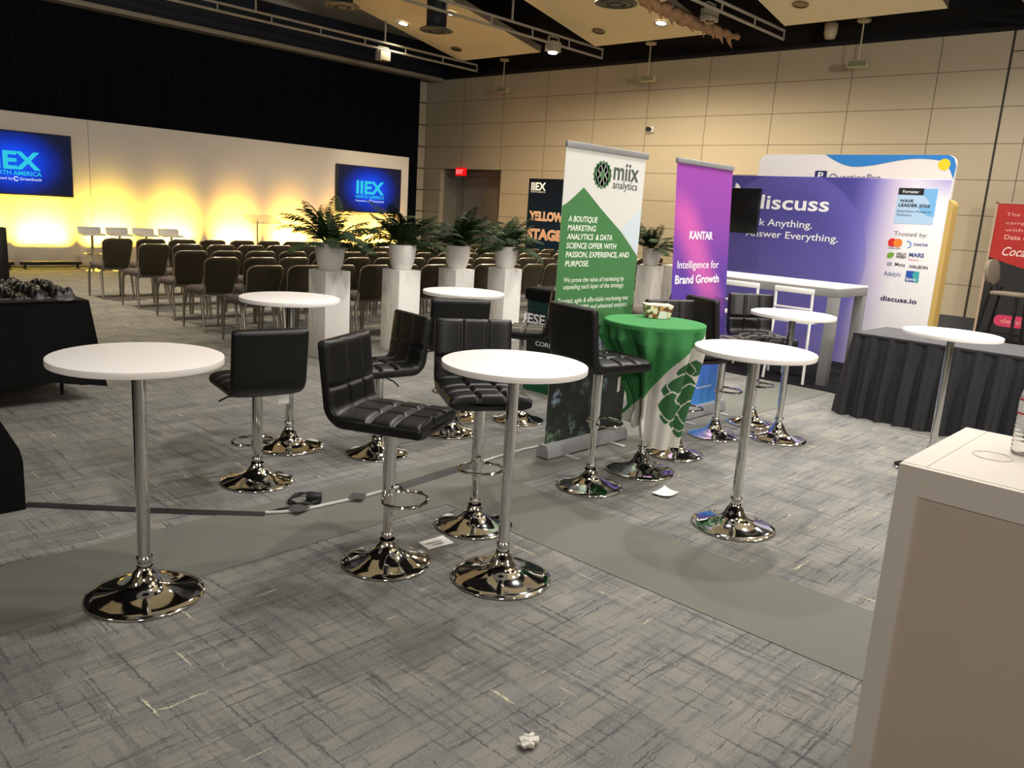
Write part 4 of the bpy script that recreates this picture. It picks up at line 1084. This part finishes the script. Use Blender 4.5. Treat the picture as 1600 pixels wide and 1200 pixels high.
t = thing('high_table', 'long white topped high table with grey legs in the violet booth', 'table', (8.8, 4.2, .012), 0, None, True)
b = MB(); b.box((8.39, 3.25, 1.03), (9.22, 5.1, 1.05)); b.build('tabletop', WHITETOP, t, bevel=.003)
b = MB(); b.box((8.39, 3.25, .945), (9.22, 5.1, 1.0299)); b.build('apron', mat('grey_laminate', (126, 125, 124), .5), t, bevel=.003)
for x in (8.39, 9.12):
    for y in (3.25, 5.0):
        b = MB(); b.box((x, y, .0125), (x+.10, y+.10, .945)); b.build('leg', mat('grey_laminate', (126, 125, 124), .5), t, bevel=.003)
def frame_stool(x, y, label):
    t = thing('frame_stool', label, 'bar stool', (x, y, .0125), R_(0), 'white framed bar stools in the booth')
    for sx in (-.2, .2):
        for sy in (-.2, .2):
            top = .98 if sx < 0 else .64
            b = MB(); b.tube([(sx*1.15, sy*1.12, 0), (sx, sy, .62), (sx-.03 if sx < 0 else sx, sy, top)], .015, 8); b.build('leg', WHITEPL, t)
    b = MB(); b.prism(rrect(-.21, -.21, .22, .21, .04), .63, .67, Matrix()); b.build('seat', WHITEPL, t, bevel=.008)
    b = MB(); b.box((-.245, -.215, .945), (-.215, .215, 1.0)); b.build('back_rail', WHITEPL, t, bevel=.008)
    b = MB(); b.box((-.235, -.2, .78), (-.215, .2, .80)); b.build('lower_rail', WHITEPL, t, bevel=.004)
    b = MB(); b.tube([(-.22, -.21, .25), (.22, -.21, .25), (.22, .21, .25), (-.22, .21, .25)], .011, 8, closed=True); b.build('footrest', WHITEPL, t)
    return t
frame_stool(8.45+.05, 4.27, 'white framed stool half behind the purple banner, under the high table')
frame_stool(8.45+.05, 3.66, 'white framed stool with small items on it at the near end of the high table')
t = thing('handset', 'small white device lying on the near white framed stool', 'device', (8.55, 3.66, .683), R_(30))
b = MB(); b.box((-.11, -.07, 0), (.11, .07, .022)); b.build('body', WHITEPL, t, bevel=.006)
b = MB(); b.box((-.03, -.03, .022), (.05, .03, .05)); b.build('grip', mat('device_grey', (90, 88, 88), .5), t, bevel=.006)

# second booth wall behind, white with blue wave
t = thing('booth_wall', 'white booth wall with a blue wave and yellow dot rising behind the violet one', 'booth wall', (12, 4.75, 0), 0, None, True)
Mx = Matrix(((0, 0, 1, 12.0), (-1, 0, 0, 0), (0, 1, 0, 0), (0, 0, 0, 1)))
b = MB(); b.prism(rrect(-6.14, .02, -3.35, 2.69, .13, 8), 0, .05, Mx); sh = b.build('fabric_wall', mat('booth_white', (228, 226, 226), .6), t, smooth=40)
o = (12, 0, 0)
wave = [(-5.12, 2.689)]
for k in range(13):
    s_ = k/12; wave.append((-5.12+.45*s_, 2.689-.165*math.sin(s_*PI/2)))
for k in range(1, 15):
    s_ = k/14; wave.append((-4.67+.85*s_, 2.524+.115*(.5-.5*math.cos(s_*PI))))
for k in range(1, 9):
    s_ = k/8; wave.append((-3.82+.30*s_, 2.639-.03*s_**2))
wave += [(-3.42, 2.50), (-3.36, 2.38), (-3.352, 2.55), (-3.39, 2.65), (-3.46, 2.689)]
flat('blue_wave', [wave], mat('wave_blue', (40, 128, 206), .6), sh, o, Uy, V, .002)
flat('yellow_dot', [circ(-3.50, 2.565, .075)], mat('dot_yellow', (240, 208, 40), .6), sh, o, Uy, V, .003)
flat('logo_square', [rrect(-5.24, 2.32, -5.06, 2.462, .02)], mat('logo_navy', (28, 34, 96), .6), sh, o, Uy, V, .003)
letters('logo_lettering', [('QuestionPro', -5.015, 2.335, .725, .09, -.005)], mat('logo_navy', (28, 34, 96), .6), sh, o, Uy, V, .003)
letters('logo_mark_lettering', [('P', -5.19, 2.345, .08, .095, .02)], WHITE, sh, o, Uy, V, .005)
# gold edged panel
b = MB(); Mg = Matrix(((0, 0, 1, 11.5), (-1, 0, 0, 0), (0, 1, 0, 0), (0, 0, 0, 1)))
b.prism(rrect(-5.2, .001, -3.165, 2.10, .09, 8), 0, .22, Mg)
tag(b.build('gold_panel', mat('gold_fabric', (204, 172, 98), .5, .1), smooth=40), 'gold rounded panel edge just right of the violet booth wall', 'panel')

# ------------------------------------------------------------------ right side: skirted table, red banner, tall chair, counter, bottle
t = thing('skirted_table', 'black skirted rectangular table at right behind the far right bar table', 'table', (7.75, 1.77, 0), 0, None, True)
b = MB(); b.box((7.40, .85, .725), (8.20, 2.66, .745)); b.build('tabletop', mat('charcoal_top_cloth', (62, 60, 64), .75), t, bevel=.004)
b = MB()
per = [(8.2, .85), (7.4, .85), (7.4, 2.66), (8.2, 2.66)]
path = []
for (a, c) in zip(per, per[1:]+per[:1]):
    L_ = math.hypot(c[0]-a[0], c[1]-a[1]); n_ = int(L_/.012)
    nx, ny = (c[1]-a[1])/L_, -(c[0]-a[0])/L_
    for k in range(n_): path.append((a[0]+(c[0]-a[0])*k/n_, a[1]+(c[1]-a[1])*k/n_, -(-nx), -(-ny)))
cxm, cym = 7.8, 1.755
def SK(i, j):
    x, y, nx, ny = path[i]; h_ = [.742, .725, .70, .5, .25, .004][j]; k = (.742-h_)/.742
    if (x-cxm)*nx+(y-cym)*ny < 0: nx, ny = -nx, -ny
    s_ = i*.012
    d = .008+.11*k*.7+(.034*math.sin(s_*2*PI/.17+.9*math.sin(s_*2.3))+.016*math.sin(s_*2*PI/.075))*min(1, k*1.6+.12)
    # rounded flare at corners
    ex = max(0, abs(y-cym)/.905-.93)*.9*k
    return (x+nx*d, y+ny*d, h_)
b.grid(SK, len(path), 6, closeu=True); b.build('skirt', SKIRT, t, smooth=180)
b = MB(); b.box((7.385, .835, .715), (8.215, 2.675, .742)); b.build('skirt_band', SKIRT, t, bevel=.006)

t = thing('tall_banner', 'red and black display banner at the right edge by the panelled wall', 'banner', (15.3, 3.0, 0), 0, None, True)
b = MB(); b.box((15.3, 1.6, .03), (15.32, 3.56, 2.23)); sh = b.build('banner_sheet', mat('banner_black', (26, 26, 28), .6), t, smooth=0)
b = MB(); b.box((15.2, 1.6, 0), (15.42, 3.56, .06)); b.build('base', BLACKM, t, bevel=.01)
b = MB(); b.box((15.29, 3.54, .06), (15.33, 3.575, 2.24)); b.box((15.29, 1.6, 2.22), (15.33, 3.575, 2.245)); b.build('edge_frame', mat('banner_edge', (176, 150, 128), .5), t)
o = (15.3, 0, 0)
redp = [(-3.54, 1.36), (-3.54, 2.22), (-1.6, 2.22), (-1.6, 1.05)]+[(-1.9-(1.64)*k/10, 1.05+.31*(k/10)**1.7) for k in range(0, 10)]
flat('red_field', [redp], mat('banner_red', (168, 34, 30), .6), sh, o, Uy, V, .002)
RW = mat('banner_pink_text', (226, 160, 150), .6)
letters('body_lettering', [('The Coca-Cola', -3.40, 2.03, .80, .055, 0), ('campaign started', -3.385, 1.90, .95, .05, 0), ('with endless', -3.375, 1.785, .72, .055, 0), ('Data on Demand', -3.37, 1.66, .85, .07, .03)], RW, sh, o, Uy, V, .004)
letters('script_lettering', [('Coca-Cola', -3.36, 1.40, .70, .14, .01)], mat('banner_script', (232, 214, 208), .6), sh, o, Uy, V, .004, shear=.35)
flat('pink_badge', [rrect(-3.30, .25, -2.2, .44, .09)], mat('badge_pink', (196, 52, 92), .6), sh, o, Uy, V, .004)
letters('badge_lettering', [('delicious', -3.2, .31, .55, .075, .01)], RW, sh, o, Uy, V, .006)

t = thing('tall_chair', 'tall black framed chair with a beige rounded back before the red banner', 'chair', (13.43, 2.75, 0), R_(-100))
for (x, y, xt, yt, zt) in ((.19, .19, .16, .16, .86), (.19, -.19, .16, -.16, .86), (-.32, .2, -.2, .17, .98), (-.32, -.2, -.2, -.17, .98)):
    b = MB(); b.tube([(x, y, 0), (xt, yt, zt)], .022, 8); b.build('leg', BLACKM, t)
b = MB(); b.prism(rrect(-.22, -.22, .26, .22, .08), .87, .915, Matrix()); b.build('seat', mat('beige_upholstery', (124, 112, 97), .8), t, bevel=.012)
b = MB(); b.prism(rrect(-.2, 0, .2, .36, .16, 8), -.03, .03, Matrix.Translation((-.27, 0, 1.0)) @ Matrix.Rotation(R_(-8), 4, 'Y') @ Matrix(((0, 0, 1, 0), (1, 0, 0, 0), (0, 1, 0, 0), (0, 0, 0, 1)))); b.build('backrest', mat('beige_upholstery', (124, 112, 97), .8), t, bevel=.012)
b = MB(); b.tube([(-.21, -.1, .9), (-.26, -.1, 1.04)], .014, 8); b.tube([(-.21, .1, .9), (-.26, .1, 1.04)], .014, 8); b.build('back_support', BLACKM, t)
b = MB(); b.tube([(.18, -.18, .3), (.18, .18, .3), (-.28, .19, .3), (-.28, -.19, .3)], .012, 8, closed=True); b.build('footrest', BLACKM, t)

t = thing('display_counter', 'white box counter at the bottom right corner with a recessed front panel', 'counter', (2.45, 0, 0), 0, None, True)
CX0, CX1, CY0, CY1, CZ = 2.155, 2.765, -1.1, .615, 1.05
fr = .055
b = MB()
b.box((CX0+.006, CY0, CZ-.045), (CX1, CY1-.0, CZ-.0005)); 
b.box((CX0, CY0, .0), (CX0+.02, CY0+fr, CZ)); b.box((CX0, CY1-fr, 0), (CX0+.02, CY1, CZ)); b.box((CX0, CY0+fr, CZ-.075), (CX0+.02, CY1-fr, CZ)); b.box((CX0, CY0+fr, 0), (CX0+.02, CY1-fr, .08))
b.box((CX0+.02, CY1-.02, 0), (CX1, CY1, CZ-.045)); b.box((CX0+.02, CY0, 0), (CX1, CY0+.02, CZ-.045)); b.build('carcass', COUNTER, t, smooth=0)
b = MB(); b.box((CX0+.010, CY0+fr, .08), (CX0+.018, CY1-fr, CZ-.075)); b.build('front_panel', COUNTERP, t, smooth=0)
b = MB(); b.box((CX0+.02, CY0, CZ-.0005), (CX1, CY1-.06, CZ+.0012)); b.box((CX0+.02, CY1-.058, CZ-.0005), (CX1, CY1, CZ+.0012)); b.build('top_panel', mat('counter_top', (204, 197, 186), .5), t, smooth=0)
b = MB(); b.lathe([(.046, CZ+.001), (.046, CZ+.0028), (.05, CZ+.0028), (.05, CZ+.001)], 40, Matrix.Translation((2.452, .47, 0)), cap=False); b.build('grommet_ring', mat('ring_grey', (190, 180, 166), .5), t)
# water bottle
t = thing('water_bottle', 'clear ribbed water bottle on the white counter at the right edge', 'bottle', (2.552, .418, CZ+.0012))
g = NT('clear_plastic', .08); g.b.inputs['Transmission Weight'].default_value = .9; g.b.inputs['IOR'].default_value = 1.2; g.base((245, 246, 246)); PET = g.m
prof = [(.026, 0), (.031, .004)]
for k in range(9): z = .008+.011*k; prof += [(.032, z), (.0335, z+.004), (.0335, z+.007), (.032, z+.010)]
prof += [(.0325, .115), (.0325, .16), (.032, .168), (.027, .185), (.018, .198), (.0125, .204), (.0125, .21)]
b = MB(); b.lathe(prof, 36); b.build('bottle_body', PET, t, smooth=50)
b = MB(); b.lathe([(.0331, .114), (.0331, .158)], 36, cap=False); b.build('bottle_label', mat('label_pale', (222, 226, 226), .4), t)
b = MB(); b.lathe([(.0335, .114), (.0335, .119)], 36, cap=False); b.lathe([(.0335, .152), (.0335, .157)], 36, cap=False); b.build('label_bands', mat('label_red', (206, 40, 60), .4), t)
b = MB(); b.lathe([(.03345, .125), (.03345, .148)], 6, Matrix.Rotation(PI+.6, 4, 'Z'), cap=False)
b2 = MB()
b2.grid(lambda i, j: (.0334*math.cos(PI+.1+.5*i/5), .0334*math.sin(PI+.1+.5*i/5), .126+.02*j), 6, 2); b2.build('label_mark', mat('label_green', (96, 176, 90), .4), t)
b = MB(); b.lathe([(.014, .208), (.0145, .209), (.0145, .226), (.013, .228)], 24); b.build('bottle_cap', WHITEPL, t)

# ------------------------------------------------------------------ left: black draped tables
t = thing('draped_table', 'black draped table with ruched satin top at left behind the left bar table', 'table', (1.4, 6.85, 0), 0, None, True)
tx0, tx1, ty0, ty1, tz = .45, 2.28, 6.42, 7.18, .76
b = MB(); per = [(tx0, ty0), (tx1, ty0), (tx1, ty1), (tx0, ty1)]; path2 = []
for (a, c) in zip(per, per[1:]+per[:1]):
    L_ = math.hypot(c[0]-a[0], c[1]-a[1]); n_ = int(L_/.02)
    for k in range(n_): path2.append((a[0]+(c[0]-a[0])*k/n_, a[1]+(c[1]-a[1])*k/n_))
mcx, mcy = (tx0+tx1)/2, (ty0+ty1)/2
def DR(i, j):
    x, y = path2[i]; k = j/10
    cor = max(0, abs(x-mcx)/.915-.86)/.14*max(0, abs(y-mcy)/.38-.62)/.38
    hem = .155+.012*math.sin(i*.35)+(.055 if False else 0)-.05*cor
    z = tz-(tz-hem)*k
    sx = (x-mcx)/.915; sy = (y-mcy)/.38
    ln = max(abs(sx), abs(sy))
    ox = (1 if sx > 0 else -1)*(1 if abs(sx) > .995 else 0); oy = (1 if sy > 0 else -1)*(1 if abs(sy) > .99 else 0)
    d = .05*k+.012*math.sin(i*.55)*k+.05*cor*k
    if cor > .3: ox, oy = (1 if sx > 0 else -1)*.8, (1 if sy > 0 else -1)*.8
    return (x+ox*d, y+oy*d, z)
b.grid(DR, len(path2), 11, closeu=True)
b.poly([(tx0, ty0, tz), (tx1, ty0, tz), (tx1, ty1, tz), (tx0, ty1, tz)]); b.build('cloth', CLOTHBLK, t, smooth=60)
# ruched satin overlay
b = MB(); rd = random.Random(4); NXr, NYr = 220, 96
cells = [(rd.uniform(tx0, tx1-.12), rd.uniform(ty0+.02, ty1), rd.uniform(.045, .085), rd.uniform(.5, 1.3)) for _ in range(230)]
def RU(i, j):
    x = tx0+(tx1-.04-tx0)*i/(NXr-1); y = ty0-.02+(ty1-ty0+.03)*j/(NYr-1)
    h_ = 0
    for (cx_, cy_, r_, a_) in cells:
        d = math.hypot(x-cx_, y-cy_)/r_
        if d < 1.0: h_ = max(h_, a_*.62*(1-d*d)**.75*(1+.18*math.sin(9*math.atan2(y-cy_, x-cx_)+a_*9)))
    ed = min(1, min(i, NXr-1-i)/4, min(j, NYr-1-j)/3)
    return (x, y, tz+.004+(.025+.085*h_)*ed)
b.grid(RU, NXr, NYr); b.build('ruched_overlay', SATIN, t, smooth=180)
for x in (tx0+.12, tx1-.13):
    for y in (ty0+.27, ty1-.08):
        b = MB(); b.cyl((x, y, 0), (x, y, tz-.01), .014, 10); b.build('leg', BLACKM, t)
# nearer draped table, only its corner in view
t = thing('draped_table', 'floor length black cloth of a table cut by the left edge', 'table', (.6, 4.5, 0), 0, None, True)
b = MB(); Nn = 120
lp = []
x0_, x1_, y0_, y1_ = -.5, .98, 4.37, 5.05
per = [(x0_, y0_), (x1_, y0_), (x1_, y1_), (x0_, y1_)]; lp = []
for (a, c) in zip(per, per[1:]+per[:1]):
    for k in range(40): lp.append((a[0]+(c[0]-a[0])*k/40, a[1]+(c[1]-a[1])*k/40))
mx_, my_ = (x0_+x1_)/2, (y0_+y1_)/2
def DN(i, j):
    x, y = lp[i]; k = j/12; z = .76*(1-k)+.002
    sx = (x-mx_)/(x1_-x0_)*2; sy = (y-my_)/(y1_-y0_)*2
    ox = 1.0*sx if abs(sx) > .999 else 0; oy = sy if abs(sy) > .999 else 0
    kk = min(1, k/.62)
    d = (.22*kk if ox else .03*kk)+.008*math.sin(i*1.3)*k
    if abs(sx) > .93 and abs(sy) > .999: ox = (1 if sx > 0 else -1)*(abs(sx)-.93)/.07; return (x+ox*.22*kk, y+oy*.03*kk, z)
    return (x+ox*d, y+oy*(.03*kk), z)
b.grid(DN, len(lp), 13, closeu=True); b.poly([(x0_, y0_, .762), (x1_, y0_, .762), (x1_, y1_, .762), (x0_, y1_, .762)]); b.build('cloth', CLOTHBLK, t, smooth=60)

# ------------------------------------------------------------------ cables and papers on the floor
def ribbon(pts, wd, z, name, m, label, cat):
    b = MB(); P3 = [Vector((x, y, z)) for x, y in pts]; N = len(P3); vs = []
    for i, p in enumerate(P3):
        d = (P3[min(N-1, i+1)]-P3[max(0, i-1)]).normalized(); n_ = Vector((-d.y, d.x, 0))
        vs += [tuple(p-n_*wd/2+Vector((0, 0, -z+.0032))), tuple(p-n_*wd*.3), tuple(p+n_*wd*.3), tuple(p+n_*wd/2+Vector((0, 0, -z+.0032)))]
    fs = [(i*4+k, i*4+k+1, i*4+k+5, i*4+k+4) for i in range(N-1) for k in range(3)]
    b.add(vs, fs); return tag(b.build(name, m), label, cat)
ribbon([(1.22, 4.40), (1.42, 4.2), (1.61, 4.01), (1.85, 3.78), (2.08, 3.57)], .055, .012, 'cable_cover', mat('cable_cover_black', (30, 30, 30), .6), 'straight black cable cover strip running from the left black cloth', 'cable cover')
b = MB(); b.tube([(2.08, 3.575, .012), (2.15, 3.535, .011), (2.25, 3.50, .011), (2.38, 3.487, .011), (2.52, 3.477, .011), (2.60, 3.47, .011), (2.78, 3.472, .011), (3.0, 3.488, .011), (3.3, 3.51, .011), (3.55, 3.53, .011), (3.8, 3.55, .011), (4.05, 3.56, .011), (4.24, 3.545, .011)], .009, 8)
tag(b.build('floor_cable', mat('cable_grey', (176, 176, 172), .4)), 'pale grey cable curving along the grey aisle', 'cable')
ribbon([(2.88, 3.475), (3.1, 3.49), (3.3, 3.51), (3.48, 3.525)], .07, .0245, 'tape_strip', mat('tape_dark', (58, 58, 56), .7), 'wide dark tape strip over the cable behind the nearest stools', 'tape')
for (x, y, r_, lb) in ((2.235, 3.505, 15, 'small black tape patch on the cable near the plug'), (2.585, 3.47, 40, 'grey tape square over the cable left of the nearest stool')):
    b = MB(); b.box((-.045, -.04, .0205), (.045, .04, .0225), Matrix.Translation((x, y, 0)) @ Matrix.Rotation(R_(r_), 4, 'Z')); tag(b.build('tape_patch', mat('tape_dark', (58, 58, 56), .7)), lb, 'tape')
t = thing('extension_lead', 'coiled black power cord with plug lying on the grey aisle', 'cord', (2.35, 3.61, .003))
b = MB(); b.tube([(-.27, -.035, .008), (-.18, -.03, .008), (-.1, -.055, .01)]+[(-.01+.085*math.cos(a), .0+.085*math.sin(a), .012+.010*math.sin(k*.4)) for k, a in enumerate([R_(-120+k*10) for k in range(73)])]+[(.03, .02, .012), (.05, .0, .014)], .006, 8); b.build('lead', BLACKPL, t)
b = MB(); b.box((-.02, -.03, .001), (.06, .03, .045), Matrix.Rotation(R_(-40), 4, 'Z') @ Matrix.Translation((.02, .0, 0))); b.build('plug', BLACKPL, t, bevel=.008)
def paper(pts, name, label, cat='paper', curl=0.0):
    b = MB(); q = [Vector((x, y, .005)) for x, y in pts]
    def P(i, j):
        a = q[0].lerp(q[1], i/6); c = q[3].lerp(q[2], i/6); p = a.lerp(c, j/6); return (p.x, p.y, .0042+curl*((i/6-.5)**2+(j/6-.5)**2))
    b.grid(P, 7, 7); b.grid(lambda i, j: (P(i, j)[0], P(i, j)[1], P(i, j)[2]-.0006), 7, 7, flip=True)
    return tag(b.build(name, PAPER, smooth=60), label, cat)
t = thing('sign_card', 'white printed card on the carpet right of the nearest stool base', 'card', (2.53, 2.76, 0), 0, None, True)
q = [(2.45, 2.72), (2.465, 2.81), (2.615, 2.80), (2.60, 2.70)]
b = MB(); b.add([(x, y, .002) for x, y in q]+[(x, y, .0045) for x, y in q], [(0, 1, 2, 3), (4, 5, 6, 7), (0, 1, 5, 4), (1, 2, 6, 5), (2, 3, 7, 6), (3, 0, 4, 7)]); b.build('card_sheet', PAPER, t, smooth=0)
letters('lettering', [('RESEARCH', .015, .048, .09, .014, .02), ('CORNER', .035, .022, .07, .014, .02)], BLK, t, (2.455, 2.715, .0045), Vector((.145, -.015, 0)).normalized(), Vector((.015, .145, 0)).normalized(), .0008)
paper([(4.02, 2.49), (4.19, 2.51), (4.16, 2.39), (4.04, 2.39)], 'paper_sheet', 'crumpled white paper on the carpet before the green clothed table', 'paper', .03)
b = MB(); rd = random.Random(9)
b.grid(lambda i, j: (1.73+.033*math.cos(2*PI*i/14)*math.sin(PI*j/7)*(1+.3*math.sin(i*5+j*3)), 1.42+.028*math.sin(2*PI*i/14)*math.sin(PI*j/7)*(1+.3*math.sin(i*3+j)), .016-.0155*math.cos(PI*j/7)*(1+.1*math.sin(i*2))+.0), 14, 8, closeu=True)
tag(b.build('paper_scrap', mat('scrap_translucent', (200, 196, 186), .5), smooth=0), 'small crumpled wrapper on the carpet at the bottom edge', 'litter')
for o in list(COL.objects):
    if '_w' in o: del o['_w']
